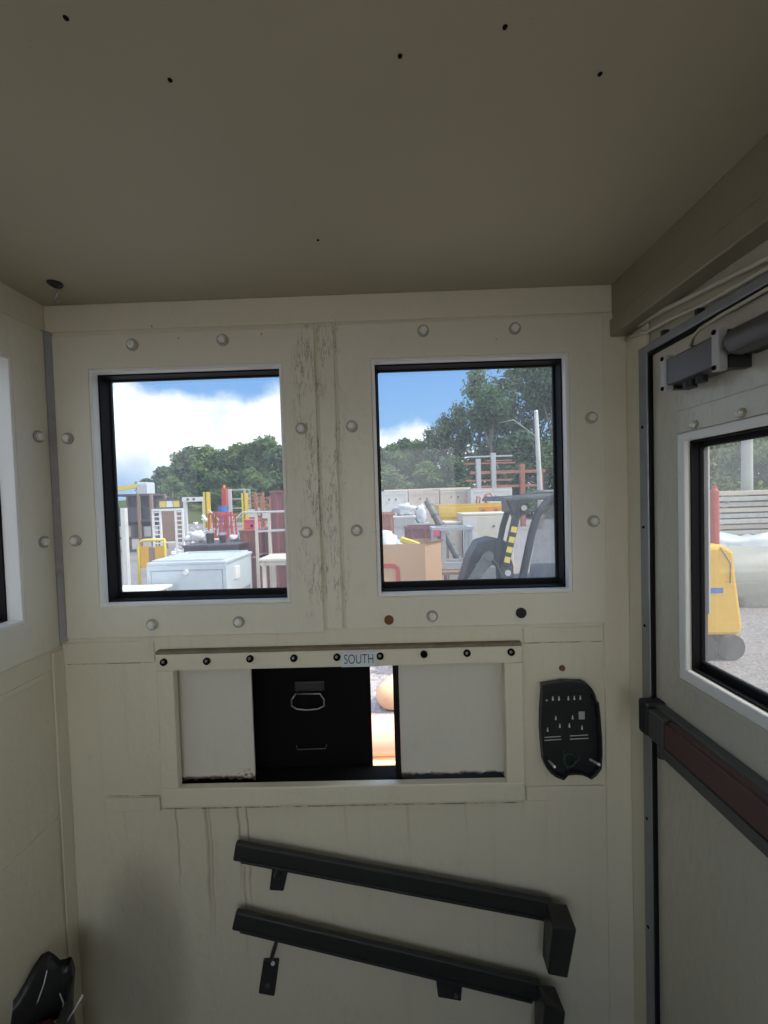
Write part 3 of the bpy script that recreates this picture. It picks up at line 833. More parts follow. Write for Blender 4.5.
def bin_(name, px0, px1, pyt, Y, dep, m_, label, cat, group=None, ribs=4, z0=GZ, rim=.06, lid=False, feet=True, mrim=None):
    """steel crate: shell with pressed ribs, rim, corner posts and feet"""
    x0, x1, zt = spot(px0, px1, pyt, Y)
    w, hh = x1-x0, zt-z0
    t = thing(name, ((x0+x1)/2, Y+dep/2, z0), label, cat, group)
    f = .10 if feet else 0
    body = MB()
    if lid: body.box(-w/2+.02, w/2-.02, -dep/2+.02, dep/2-.02, f, hh-.02)
    else:
        body.ring(rect(-w/2+.02, w/2-.02, -dep/2+.02, dep/2-.02), rect(-w/2+.05, w/2-.05, -dep/2+.05, dep/2-.05), 2, f, hh-.02)
        body.box(-w/2+.03, w/2-.03, -dep/2+.03, dep/2-.03, f, f+.04)
    body.build('body', m_, t)
    rb = MB()
    for i in range(ribs):
        x = -w/2+w*(i+.5)/ribs
        rb.prism([(x-.045, -dep/2+.021), (x-.03, -dep/2), (x+.03, -dep/2), (x+.045, -dep/2+.021)], 2, f+.06, hh-rim)
    nr = max(2, int(dep/.35))
    for i in range(nr):
        y = -dep/2+dep*(i+.5)/nr
        for s in (-1, 1): rb.box(min(s*w/2, s*(w/2-.021)), max(s*w/2, s*(w/2-.021)), y-.035, y+.035, f+.06, hh-rim)
    if ribs: rb.build('ribs', m_, t)
    if lid: MB().box(-w/2, w/2, -dep/2, dep/2, hh-.05, hh).build('lid', mrim or m_, t, bevel=.01)
    else: MB().ring(rect(-w/2-.01, w/2+.01, -dep/2-.01, dep/2+.01), rect(-w/2+.05, w/2-.05, -dep/2+.05, dep/2-.05), 2, hh-rim, hh).build('rim', mrim or m_, t)
    if feet:
        for sx in (-1, 1):
            for sy in (-1, 1): MB().box(sx*(w/2-.08)-.05, sx*(w/2-.08)+.05, sy*(dep/2-.08)-.05, sy*(dep/2-.08)+.05, 0, f).build('foot', m_, t)
    return t, w, hh, dep


# ---------- left window
t, w, hh, d = bin_('steel_cabinet', 146, 226, 562, 6.4, 1.25, 'pale blue grey steel', 'pale blue-grey steel cabinet lying nearest the left front window', 'cabinet', ribs=0, lid=True, feet=False)
MB().ring(rect(-w/2, w/2, .05, hh-.051), rect(-w/2+.06, w/2-.06, .12, hh-.13), 1, -d/2-.0, -d/2+.022).build('front_frame', 'pale blue grey steel', t, bevel=.005)
MB().box(-w/2+.07, w/2-.07, -d/2+.004, -d/2+.021, .13, hh-.14).build('door_leaf', 'pale blue grey steel', t, bevel=.004)
MB().ring(rect(-w/2+.06, w/2-.06, -d/2+.06, d/2-.06), rect(-w/2+.10, w/2-.10, -d/2+.10, d/2-.10), 2, hh-.001, hh+.03).build('top_lip', 'pale blue grey steel', t, bevel=.003)
MB().cyl((0, -d/2-.03, hh-.16), (0, -d/2+.0, hh-.16), .04, 16).build('latch', 'bright white', t)
MB().box(w/2-.019, w/2+.004, -.25, -.05, hh-.36, hh-.16).build('sticker', 'bright white', t)

x0, x1, zt = spot(124, 158, 590, 5.9)
t = thing('trestle_table', ((x0+x1)/2-.3, 5.9, GZ), 'white topped table at the lower left edge of the left front window', 'table')
MB().box(-.55, .55, -.4, .4, zt-GZ-.04, zt-GZ).build('table_top', 'bright white', t, bevel=.01)
for sx in (-.48, .48):
    for sy in (-.33, .33): MB().box(sx-.025, sx+.025, sy-.025, sy+.025, 0, zt-GZ-.04).build('leg', 'white steel', t)

# yellow safety rail with two mesh panels
x0, x1, zt = spot(138, 164.5, 540, 8)
t = thing('safety_rail', ((x0+x1)/2, 8, GZ), 'yellow tubular guard rail with two amber infill panels behind the pale cabinet', 'guard rail')
w = (x1-x0)/2; hh = zt-GZ
b = MB(); b.tube([(-w, 0, 0), (-w, 0, hh-.16), (-w+.02, 0, hh-.07), (-w+.07, 0, hh-.015), (-w+.16, 0, hh), (w, 0, hh), (w, 0, hh-.05), (w, 0, .0)], .03, 10); b.build('frame_tube', 'signal yellow', t)
zb_ = hh-.56
for (a, c) in ((-w+.04, -.05), (.07, w-.03)):
    MB().box(a, c, -.012, .012, zb_, hh-.12).build('infill_panel', 'amber mesh', t)
k = MB(); k.box(-.05, .07, -.015, .015, hh-.5, hh-.15); k.build('latch_plate', 'brown timber', t)

x0, x1, zt = spot(121, 126.5, 508, 9)
t = thing('marker_post', ((x0+x1)/2, 9, GZ), 'tall off-white post at the far left of the left front window', 'post')
MB().box(-.055, .055, -.05, .05, .02, zt-GZ).build('post_body', 'white steel', t, bevel=.01); MB().box(-.15, .15, -.15, .15, 0, .02).build('base_plate', 'white steel', t)

# white ladder frame
x0, x1, zt = spot(152, 183, 509, 16.5)
t = thing('scaffold_frame', ((x0+x1)/2, 16.5, GZ), 'white ladder-ended scaffold frame standing behind the yellow guard rail', 'scaffold')
w = (x1-x0)/2; hh = zt-GZ
for (a, c, nm) in ((-w, -w+.36, 'left'), (w-.34, w, 'right')):
    ld = MB(); ld.bar((a+.03, 0, 0), (a+.03, 0, hh), .07); ld.bar((c-.03, 0, 0), (c-.03, 0, hh), .07)
    for i in range(11): ld.bar((a+.03, 0, .18+i*(hh-.3)/10), (c-.03, 0, .18+i*(hh-.3)/10), .05)
    ld.build('ladder_end', 'bright white', t)
MB().bar((-w, 0, hh-.03), (w, 0, hh-.03), .09).build('top_bar', 'bright white', t)
MB().bar((-w+.3, 0, .75), (w-.3, 0, .75), .06).build('cross_bar', 'bright white', t)

# framed board with plates
x0, x1, zt = spot(158, 181, 499, 19)
t = thing('notice_board', ((x0+x1)/2, 19, GZ), 'tall brown framed board topped by yellow and white plates, behind the white scaffold frame', 'board')
w = (x1-x0)/2; hh = zt-GZ
b = MB(); b.bar((-w, 0, 0), (-w, 0, hh), .09); b.bar((w, 0, 0), (w, 0, hh), .07); b.bar((-w, 0, hh-.04), (w, 0, hh-.04), .08); b.bar((-w, 0, hh-.42), (w, 0, hh-.42), .05); b.build('frame_bars', 'dark steel', t)
MB().box(-w+.04, w-.03, -.02, .03, .5, hh-.45).build('board_sheet', 'brown timber', t)
for i, mm in enumerate(('signal yellow', 'bright white', 'signal yellow')):
    a = -w+.05+i*(2*w-.1)/3; MB().box(a+.02, a+(2*w-.1)/3-.02, -.03, .01, hh-.38, hh-.09).build('plate', mm, t)

# dark storage rack
x0, x1, zt = spot(112, 151, 494, 20)
t = thing('storage_rack', ((x0+x1)/2, 20.6, GZ), 'dark open storage rack with shelves at the left of the left front window', 'rack')
w = (x1-x0)/2; hh = zt-GZ
MB().box(-w+.07, w-.07, .61, .63, .75, hh-.02).build('back_sheet', 'dark steel', t)
for sx in (-w, .35, w):
    for sy in (-.6, .6): MB().box(sx-.06, sx+.06, sy-.06, sy+.06, 0, hh).build('upright', 'brown timber', t)
for z in (.7, 1.55, hh-.05): MB().box(-w, w, -.62, .62, z-.05, z+.05).build('shelf', 'dark steel', t)
for i, (a, c, z, h_, mm, lb) in enumerate([(-.85, .25, 1.6, .62, 'dark steel', 'dark steel crate on the top shelf of the dark rack'), (.45, .9, 1.6, .6, 'machine black', 'black bin on the right of the top rack shelf'),
                                   (-.8, -.2, .75, .55, 'pale timber', 'pale wooden box on the middle rack shelf'), (.45, .92, .75, .5, 'galvanised', 'grey metal box on the right of the middle rack shelf')]):
    c_ = thing('shelf_crate', (t.location.x+(a+c)/2, 20.6, GZ+z), lb, 'crate')
    MB().ring(rect(-(c-a)/2, (c-a)/2, -.5, .5), rect(-(c-a)/2+.04, (c-a)/2-.04, -.46, .46), 2, 0, h_).build('crate_side', mm, c_)
    MB().box(-(c-a)/2+.02, (c-a)/2-.02, -.48, .48, 0, .04).build('crate_floor', mm, c_)

# heap of white scrap
x0, x1, zt = spot(176, 208, 514, 18)
hm = MB(); rr = random.Random(4); cx = (x0+x1)/2
for i in range(150):
    u = rr.uniform(-1, 1); v = rr.uniform(-1, 1); hgt = (zt-GZ)*max(0, 1-abs(u)**1.5)*max(.15, 1-abs(v))
    z = GZ+hgt*rr.uniform(.4, 1); s = rr.uniform(.08, .26)
    d = Vector((rr.uniform(-1, 1), rr.uniform(-1, 1), rr.uniform(-.6, .6))).normalized()
    c = Vector((cx+u*1.0, 18.9+v*1.0, z)); hm.bar(c-d*s, c+d*s, s*.9, s*.3)
tag(hm.build('scrap_heap', 'sack white', loc=(cx, 18.9, GZ)), 'heap of white scrap pieces right of the white scaffold frame', 'scrap heap', kind='stuff')

for i, (a, c, y, s, lb) in enumerate([(204, 209, 492, 1, 'yellow upright beam with white braces, left of the pair, behind the black pots'), (242, 247, 493, -1, 'yellow upright beam with a white brace, right of the pair, above the pink box')]):
    x0, x1, zt = spot(a, c, y, 19.5)
    t = thing('yellow_stanchion', ((x0+x1)/2, 19.5, GZ), lb, 'post', 'yellow upright beams')
    w = (x1-x0)/2; hh = zt-GZ
    b = MB(); b.box(-w, w, -w, -w+.03, 0, hh); b.box(-w, w, w-.03, w, 0, hh); b.box(-.02, .02, -w, w, 0, hh); b.build('beam', 'signal yellow', t)
    MB().bar((0, 0, hh*.72), (s*.75, 0, hh*.45), .06).build('brace', 'bright white', t); MB().box(-.25, .25, -.25, .25, 0, .03).build('base_plate', 'signal yellow', t)
    MB().bar((0, 0, hh*.32), (s*.5, 0, .1), .06).build('brace', 'bright white', t)

x0, x1, zt = spot(226, 247, 489, 25)
t = thing('shelving_tower', ((x0+x1)/2, 25, GZ), 'pale grey open shelving tower between the two yellow beams', 'shelving')
w = (x1-x0)/2; hh = zt-GZ
for sx in (-w, w):
    for sy in (-.4, .4): MB().box(sx-.06, sx+.06, sy-.05, sy+.05, 0, hh).build('upright', 'galvanised', t)
for i in range(6): MB().box(-w, w, -.42, .42, .3+i*(hh-.35)/5-.03, .3+i*(hh-.35)/5+.03).build('shelf', 'galvanised', t)
MB().box(-w+.3, -w+.5, -.46, -.4, .2, hh).build('back_strip', 'bright white', t)
p = PY(224, 485, 24.2)
t = thing('red_post', (p.x, 24.2, GZ), 'orange-red post standing against the grey shelving tower', 'post')
MB().box(-.13, .13, -.12, .12, .02, p.z-GZ-.2).build('post_body', 'red paint', t); MB().cyl((0, 0, p.z-GZ-.2), (0, 0, p.z-GZ), .07, 10).build('post_cap', 'orange paint', t)
MB().box(-.3, .3, -.3, .3, 0, .02).build('base_plate', 'red paint', t)
p = PY(223, 506, 22)
t = thing('blue_drum', (p.x, 22, GZ), 'blue drum on end among the red frames', 'drum')
hh = p.z-GZ
b = MB(); b.cyl((0, 0, 0), (0, 0, hh), .25, 20); b.build('shell', 'blue paint', t)
for z in (.35*hh, .65*hh, hh-.03): MB().cyl((0, 0, z-.03), (0, 0, z+.03), .265, 20).build('hoop', 'blue paint', t)
# red frames
for i, (a, c, y, Y) in enumerate([(211, 222, 513, 18.6), (218, 229, 512, 19.2), (224, 233, 514, 18.3)]):
    x0, x1, zt = spot(a, c, y, Y)
    t = thing('steel_stand', ((x0+x1)/2, Y, GZ), ['red steel stand at the left of three behind the black pots', 'red steel stand in the middle of three behind the black pots', 'red steel stand at the right of three behind the black pots'][i], 'stand', 'red steel stands')
    w = (x1-x0)/2; hh = zt-GZ
    for sx in (-w, w):
        for sy in (-.25, .25): MB().bar((sx*1.15, sy*1.2, 0), (sx, sy, hh), .06).build('leg', 'red paint', t)
    b = MB(); b.ring(rect(-w-.04, w+.04, -.3, .3), rect(-w+.06, w-.06, -.2, .2), 2, hh-.08, hh); b.build('top_frame', 'red paint', t)
    MB().bar((-w*1.05, -.28, hh*.35), (w, -.26, hh*.75), .05).build('brace', 'rusty frame', t); MB().bar((-w, -.27, hh*.4), (w, -.27, hh*.4), .06).build('rail', 'red paint', t)

# dark flat bench with two black pots and white sacks
x0, x1, zt = spot(182, 239, 545, 9.6)
t = thing('steel_bench', ((x0+x1)/2, 10.3, GZ), 'wide dark steel bench behind the pale blue-grey cabinet', 'bench')
w = (x1-x0)/2; hh = zt-GZ
MB().box(-w, w, -.7, .7, hh-.05, hh).build('bench_top', 'dark steel', t); MB().box(-w+.02, w-.02, -.66, -.60, hh-.4, hh-.05).build('apron', 'dark steel', t)
for sx in (-1, 1):
    for sy in (-1, 1): MB().box(sx*(w-.06)-.05, sx*(w-.06)+.05, sy*.6-.05, sy*.6+.05, 0, hh-.05).build('leg', 'dark steel', t)
ZB = zt
for i, (a, c, y, lb) in enumerate([(206, 214, 531, 'left of two black pots on the dark bench'), (219, 226, 533, 'right of two black pots on the dark bench')]):
    x0, x1, z1 = spot(a, c, y, 10.1); r = (x1-x0)/2; hh = z1-ZB
    t = thing('black_pot', ((x0+x1)/2, 10.1, ZB), lb, 'pot', 'black pots on the bench')
    q = MB(); q.cyl((0, 0, 0), (0, 0, hh), r*.85, 18, r); q.build('pot_body', 'machine black', t)
    MB().cyl((0, 0, hh-.05), (0, 0, hh+.005), r*1.06, 18).build('pot_rim', 'galvanised', t)
for i, (px, py, r, lb) in enumerate([(198, 537, .19, 'white sack left of the black pots on the dark bench'), (234, 541, .12, 'small white sack at the right end of the dark bench'), (189, 542, .13, 'small white sack at the left end of the dark bench')]):
    p = PY(px, py, 10.5); hz_ = max(.08, (p.z-ZB)*.5+.08)
    tag(MB().blob((0, 0, hz_), r, r*.8, hz_, 14, .25, i+5).build('white_sack', 'sack white', loc=(0, 0, 0)), lb, 'sack', 'white sacks on the bench').location = (p.x, 10.5, ZB)

t, w, hh, d = bin_('red_bin', 238.5, 262, 530, 10.2, .9, 'brick red steel', 'brick-red steel bin with the pink box on its top', 'bin', ribs=2, lid=True)
zt = t.location.z+hh
x0, x1, z1 = spot(243.5, 255, 519.5, 10.5)
t2 = thing('pink_box', ((x0+x1)/2, 10.7, zt), 'bright pinkish-red box on top of the brick-red bin', 'box')
MB().box(-(x1-x0)/2, (x1-x0)/2, -.2, .2, 0, z1-zt-.04).build('box_body', 'pink red plastic', t2, bevel=.02); MB().box(-(x1-x0)/2-.01, (x1-x0)/2+.01, -.21, .21, z1-zt-.04, z1-zt).build('lid', 'pink red plastic', t2, bevel=.01)
MB().box(.03, .09, -.214, -.2, .05, .12).build('latch', 'dark hole', t2)
bin_('maroon_container', 269, 330, 490, 9.0, 2.0, 'maroon steel', 'tall maroon steel container at the right of the left front window', 'container', ribs=5, lid=True)
bin_('low_bin', 251, 300, 557, 8.2, .7, 'maroon steel', 'low maroon bin under the cream table', 'bin', ribs=3)
# galvanised pipe rail
a, c = PY(243, 512.5, 7.6), PY(305, 511, 7.6)
t = thing('pipe_rail', ((a.x+c.x)/2, 7.6, GZ), 'grey pipe handrail with two posts in front of the maroon container', 'guard rail')
MB().cyl((a.x-t.location.x, 0, a.z-GZ), (c.x-t.location.x, 0, c.z-GZ), .022, 10).build('top_pipe', 'galvanised', t)
for px in (257, 270):
    x = PY(px, 540, 7.6).x-t.location.x; MB().box(x-.024, x+.024, -.024, .024, 0, a.z-GZ).build('post', 'tan steel', t)
x = PY(257, 540, 7.6).x-t.location.x; MB().bar((x, 0, a.z-GZ-.36), (x+.8, 0, a.z-GZ-.34), .04).build('mid_rail', 'galvanised', t)
x0, x1, zt = spot(259, 310, 558, 6.8)
t = thing('cream_table', ((x0+x1)/2, 7.1, GZ), 'cream work table at the lower right of the left front window', 'table')
w = (x1-x0)/2; hh = zt-GZ
MB().box(-w, w, -.35, .35, hh-.045, hh).build('table_top', 'cream cabinet', t, bevel=.01); MB().box(-w+.05, w-.05, -.30, -.26, hh-.12, hh-.045).build('apron', 'cream cabinet', t)
for sx in (-1, 1):
    for sy in (-1, 1): MB().box(sx*(w-.08)-.03, sx*(w-.08)+.03, sy*.28-.03, sy*.28+.03, 0, hh-.045).build('leg', 'cream cabinet', t)
MB().cyl((-w+.06, -.33, hh-.09), (-w+.06, -.25, hh-.09), .04, 12).build('corner_boss', 'cream cabinet', t)
# rusty frames stacked
for i, (a, c, y, Y, lb) in enumerate([(246, 256, 494, 22, 'rusty lattice frame just right of the right yellow beam'), (255, 263, 492, 22.6, 'rusty lattice frame second from the right yellow beam'), (261, 270, 496, 21.6, 'rusty lattice frame nearest the maroon container')]):
    x0, x1, zt = spot(a, c, y, Y); w = (x1-x0)/2; hh = zt-GZ
    t = thing('rusty_frame', ((x0+x1)/2, Y, GZ), lb, 'frame', 'rusty lattice frames')
    for sx in (-w, w): MB().box(sx-.05, sx+.05, -.05, .05, 0, hh).build('upright', 'rusty frame', t)
    b = MB()
    for k in range(7):
        z = .2+k*(hh-.3)/6; b.bar((-w, 0, z), (w, 0, z), .07)
        if k < 6: b.bar((-w, 0, z), (w, 0, z+(hh-.3)/6), .045)
    b.build('lattice', 'rusty frame', t); MB().box(-w*.7, w*.7, -.12, -.05, hh*.55, hh*.7).build('plate', 'white steel', t)
# yellow boom with pale cab far left
a, c = PY(117, 489, 36), PY(140, 485.5, 36)
t = thing('loader_crane', (c.x, 36, GZ), 'yellow boom machine with a pale blue cab far off at the left', 'crane')
b = MB(); b.bar((a.x-c.x-2, 0, a.z-GZ-.5), (a.x-c.x, 0, a.z-GZ), .3, .35); b.bar((a.x-c.x, 0, a.z-GZ), (0, 0, c.z-GZ), .3, .35); b.build('boom', 'signal yellow', t)
MB().box(.05, 1.0, -.6, .6, 1.2, c.z-GZ+.25).build('cab', 'film grey', t, bevel=.08); MB().box(.1, .95, -.61, -.59, 1.9, c.z-GZ).build('cab_window', 'galvanised', t)
MB().box(-2, 1.2, -.8, .8, .3, 1.2).build('chassis', 'machine grey', t)
for x in (-1.5, .6):
    for y in (-.75, .75): MB().cyl((x, y-.12, .4), (x, y+.12, .4), .4, 20).build('wheel', 'tyre', t)
# white gantry
x0, x1, zt = spot(185, 204, 497, 27); w = (x1-x0)/2; hh = zt-GZ
t = thing('white_gantry', ((x0+x1)/2, 27, GZ), 'white goalpost-shaped gantry behind the white scrap heap', 'gantry')
for sx in (-w, w): MB().box(sx-.1, sx+.1, -.1, .1, 0, hh-.3).build('leg', 'white steel', t)
MB().box(-w-.15, w+.15, -.12, .12, hh-.3, hh).build('beam', 'bright white', t)
for sx in (-.4, .0): MB().box(sx-.08, sx+.08, -.13, -.11, hh-.22, hh-.08).build('beam_mark', 'dark steel', t)

# ---------- right window
for i, (a, c, y, Y, mm, lb) in enumerate([(378, 407.5, 491, 15.5, 'white steel', 'white steel bin at the left of the back row, above the rusty bin'), (408.5, 439, 490.5, 16, 'tan steel', 'pale tan steel bin second from the left in the back row'),
                                     (440, 470, 489, 16.4, 'tan steel', 'pale tan steel bin third from the left in the back row'), (471, 512, 488, 15.6, 'white steel', 'white steel bin with red painted marks in the back row')]):
    t, w, hh, d = bin_('storage_bin', a, c, y, Y, 1.4, mm, lb, 'bin', 'pale bins in the back row', ribs=0, lid=True, mrim='pale timber')
    MB().ring(rect(-w/2, w/2, .12, hh-.051), rect(-w/2+.07, w/2-.07, .2, hh-.13), 1, -d/2-.0, -d/2+.022).build('front_frame', mm, t)
    for sx in (-.13, .10): MB().cyl((sx*w, -d/2+.0, hh-.32), (sx*w, -d/2+.025, hh-.32), .04, 12).build('port', 'brown timber', t)
    if i == 3:
        k = MB()
        k.tube([(-.25, -d/2+.012, hh-.75), (-.25, -d/2+.012, hh-.25), (-.05, -d/2+.012, hh-.2), (.02, -d/2+.012, hh-.33), (-.05, -d/2+.012, hh-.45), (-.25, -d/2+.012, hh-.48), (.02, -d/2+.012, hh-.75)], .022, 6)
        k.tube([(-.6, -d/2+.012, hh-.7), (-.55, -d/2+.012, hh-.3), (-.42, -d/2+.012, hh-.35), (-.48, -d/2+.012, hh-.6)], .022, 6)
        k.build('painted_mark', 'red paint', t)
# planks lying along the bin tops
for i, (a, c, y, Y, lb) in enumerate([(384, 424, 486, 16.6, 'pale plank lying on top of the left bins of the back row'), (424, 470, 487, 16.9, 'pale plank lying on top of the tan bin beside the orange frames')]):
    p, q = PY(a, y, Y), PY(c, y, Y); zt = [PY(393, 491, 15.5).z, PY(440, 489.5, 16.2).z][i]
    o = MB().bar((p.x, Y, zt+.045), (q.x, Y, zt+.045), .25, .06).build('plank', 'pale timber', loc=((p.x+q.x)/2, Y, zt)); tag(o, lb, 'plank')
t, w, hh, d = bin_('yellow_skip', 439, 510, 504, 11.2, 1.2, 'yellow steel', 'yellow steel skip in front of the pale back-row bins', 'skip', ribs=0)
MB().box(-w/2-.01, w/2+.01, -d/2-.02, -d/2+.021, hh-.35, hh-.065).build('top_band', 'yellow steel', t, bevel=.01)
MB().box(w*.06, w*.46, -d/2-.03, -d/2-.019, hh-.33, hh-.08).build('orange_panel', 'orange paint', t)
for sx in (.12, .3): MB().cyl((w*sx, -d/2-.04, hh-.2), (w*sx, -d/2-.029, hh-.2), .06, 12).build('socket', 'brown timber', t)
MB().box(-w/2+.02, -w/2+.34, -d/2-.01, -d/2+.021, .1, hh-.35).build('end_column', 'yellow steel', t, bevel=.01)
MB().box(-w/2+.08, -w/2+.24, -d/2-.016, -d/2-.009, hh-.62, hh-.42).build('warning_plate', 'orange paint', t)
t, w, hh, d = bin_('cream_cabinet', 463, 513, 513, 9.3, .9, 'cream cabinet', 'large cream cabinet behind the black loader', 'cabinet', ribs=0, lid=True)
MB().box(-w/2+.0, w/2, -d/2, -d/2+.021, .12, hh-.06).build('front_sheet', 'cream cabinet', t, bevel=.01); MB().cyl((.12, -d/2-.012, hh-.3), (.12, -d/2+.0, hh-.3), .03, 12).build('lock', 'brown timber', t)
MB().box(-w/2-.01, -w/2+.3, -d/2-.006, -d/2-.0005, .15, hh-.09).build('side_leaf', 'white steel', t)
t, w, hh, d = bin_('tan_cabinet', 445, 463, 522, 9.4, .7, 'cream cabinet', 'narrow beige cabinet seen through the grey frame', 'cabinet', ribs=0, lid=True)
MB().box(-w/2+.05, -w/2+.07, -d/2-.01, -d/2+.021, .2, hh-.1).build('door_seam', 'brown timber', t)
# white washer-like cabinet with grey film bundle
t, w, hh, d = bin_('white_appliance', 393, 416, 516, 9.6, .7, 'white steel', 'white box-shaped appliance behind the cardboard box', 'appliance', ribs=0, lid=True, feet=False)
MB().box(-w/2+.03, w/2-.03, -d/2, -d/2+.021, hh-.28, hh-.06).build('control_strip', 'galvanised', t)
p = t.location
o = MB().blob((0, 0, .14), .26, .22, .15, 16, .35, 11).build('film_bundle', 'film grey', loc=(0, 0, 0)); o.location = (p.x+.02, p.y, p.z+hh); tag(o, 'crumpled grey plastic film lying on the white appliance', 'bundle')
o = MB().blob((0, 0, .2), .13, .13, .24, 14, .3, 13).build('film_bundle', 'film grey', loc=(0, 0, 0)); q = PY(421, 513, 9.9); o.location = (q.x, 9.9, q.z-.24)
t3 = thing('side_stand', (q.x, 9.9, GZ), 'grey stand carrying a bundle beside the white appliance', 'stand')
MB().box(-.2, .2, -.2, .2, q.z-.24-GZ-.04, q.z-.24-GZ).build('stand_top', 'grey frame', t3)
for sx in (-.16, .16):
    for sy in (-.16, .16): MB().box(sx-.025, sx+.025, sy-.025, sy+.025, 0, q.z-.24-GZ-.04).build('leg', 'grey frame', t3)
tag(o, 'tall crumpled grey film bundle right of the white appliance', 'bundle')
a, c = PY(427, 501, 8.9), PY(441, 527, 8.7)
d_ = (c-a).normalized(); end = a+d_*((GZ+.05-a.z)/d_.z)
ch = thing('chute_tube', (end.x, end.y, GZ), 'dark ribbed tube leaning in front of the yellow skip', 'tube')
MB().cyl(a-end+Vector((0, 0, .05)), Vector((0, 0, .05)), .075, 14).build('tube_wall', 'machine grey', ch)
for i in range(10): 
    k = a+(end-a)*(i+.5)/10-end+Vector((0, 0, .05)); MB().cyl(k-d_*.015, k+d_*.015, .085, 14).build('tube_rib', 'dark steel', ch)
bin_('maroon_box', 405, 446, 526, 8.7, .45, 'maroon steel', 'low maroon box behind the grey square frame', 'box', ribs=3)
bin_('rust_bin', 377, 395, 513, 12.5, .9, 'rusty frame', 'rust-brown bin below the white back-row bin, at the left window edge', 'bin', ribs=2)

# cardboard gaylord box
A = PY(372, 545, 6.9); B = PY(425, 546, 6.9); x0, x1 = A.x, B.x
zt = A.z; Y0, Y1 = 6.9, 7.75
t = thing('cardboard_box', ((x0+x1)/2, (Y0+Y1)/2, GZ), 'big open brown cardboard box with a red painted mark, behind the right front window', 'box')
w, d, hh = (x1-x0)+.30, Y1-Y0, zt-GZ
cxx = -.0+.15
b = MB(); o8 = [(-w/2+cxx+.0, -d/2), (w/2+cxx-.3, -d/2), (w/2+cxx, -d/2+.22), (w/2+cxx, d/2), (-w/2+cxx, d/2)]
i8 = [(x*.985+cxx*.015, y*.975) for x, y in o8]
b.ring(o8, i8, 2, .14, hh); b.build('box_wall', 'cardboard', t)
MB().prism(i8, 2, .14, .17).build('box_floor', 'cardboard', t)
fl = MB(); fl.hexa([(o8[1][0], o8[1][1], hh), (o8[2][0], o8[2][1], hh), (o8[2][0]+.01, o8[2][1], hh), (o8[1][0]+.01, o8[1][1], hh)], [(o8[1][0]+.02, o8[1][1]-.03, hh+.03), (o8[2][0]+.05, o8[2][1], hh+.05), (o8[2][0]+.06, o8[2][1], hh+.05), (o8[1][0]+.03, o8[1][1]-.03, hh+.03)]); fl.build('flap', 'cardboard', t)
pth = [(-.45, hh-.36), (-.12, hh-.36), (-.05, hh-.38), (-.02, hh-.43), (-.02, hh-.62), (-.02, hh-.8)]
rm = MB()
for (a, c) in zip(pth[:-1], pth[1:]): rm.bar((a[0], -d/2-.004, a[1]), (c[0], -d/2-.004, c[1]), .006, .075, up=(0, 0, 1) if abs(a[0]-c[0]) > abs(a[1]-c[1]) else (1, 0, 0))
rm.build('red_mark', 'litter red' if False else 'red paint', t)
pl = MB()
for z in (.0, .11): pl.box(-w/2+cxx, w/2+cxx, -d/2, d/2, z, z+.025)
for x in (-w/2+cxx, cxx-.05, w/2+cxx-.1): pl.box(x, x+.1, -d/2, d/2, .02, .115)
pl.build('pallet_base', 'brown timber', t)
bc = t.location
film = MB().blob((0, 0, 0), .30, .28, .34, 18, .3, 21).build('film_bundle', 'film grey', loc=(0, 0, 0)); film.location = (bc.x-.20, bc.y-.02, GZ+hh-.17); tag(film, 'grey plastic sheeting stuffed in the top of the cardboard box', 'bundle')
o = MB().bar((-.16, 0, .06), (.17, -.02, -.06), .12, .10).build('yellow_block', 'signal yellow', loc=(0, 0, 0), bevel=.02); o.location = (bc.x+.20, bc.y-.15, GZ+hh+.0); tag(o, 'yellow padded strip sticking out of the cardboard box', 'strip')

# grey square frame on a timber-topped stand
x0, x1, zb_ = spot(436, 474, 571, 7.2)
t = thing('timber_stand', ((x0+x1)/2, 7.5, GZ), 'low stand with a wooden top and pale legs under the grey square frame', 'stand')
w, hh = (x1-x0)/2, zb_-GZ
MB().box(-w, w, -.35, .35, hh-.06, hh).build('stand_top', 'brown timber', t, bevel=.008)
for sx in (-1, 1):
    for sy in (-1, 1): MB().box(sx*(w-.07)-.06, sx*(w-.07)+.06, sy*.28-.06, sy*.28+.06, 0, hh-.06).build('leg', 'white steel', t)
x0, x1, zt = spot(433, 472, 527, 7.3)
t = thing('square_frame', ((x0+x1)/2, 7.5, zb_), 'open grey square steel frame standing on the timber-topped stand', 'frame')
w, hh = (x1-x0)/2, zt-zb_
for sx in (-1, 1):
    for sy in (-1, 1): MB().box(sx*(w-.035)-.035, sx*(w-.035)+.035, sy*.2-.03, sy*.2+.03, 0, hh-.05).build('upright', 'grey frame', t)
MB().ring(rect(-w-.02, w+.02, -.25, .25), rect(-w+.06, w-.06, -.17, .17), 2, hh-.06, hh).build('top_frame', 'grey frame', t)
MB().ring(rect(-w, w, -.23, .23), rect(-w+.07, w-.07, -.17, .17), 2, .04, .14).build('bottom_frame', 'grey frame', t)
MB().box(-w+.0, -w+.11, -.262, -.25, hh-.15, hh-.04).build('tag', 'pink red plastic', t)['label'] = 'bright pink tag'
MB().box(-w+.14, -w+.22, -.22, -.16, .14, hh-.06).build('inner_post', 'grey frame', t)

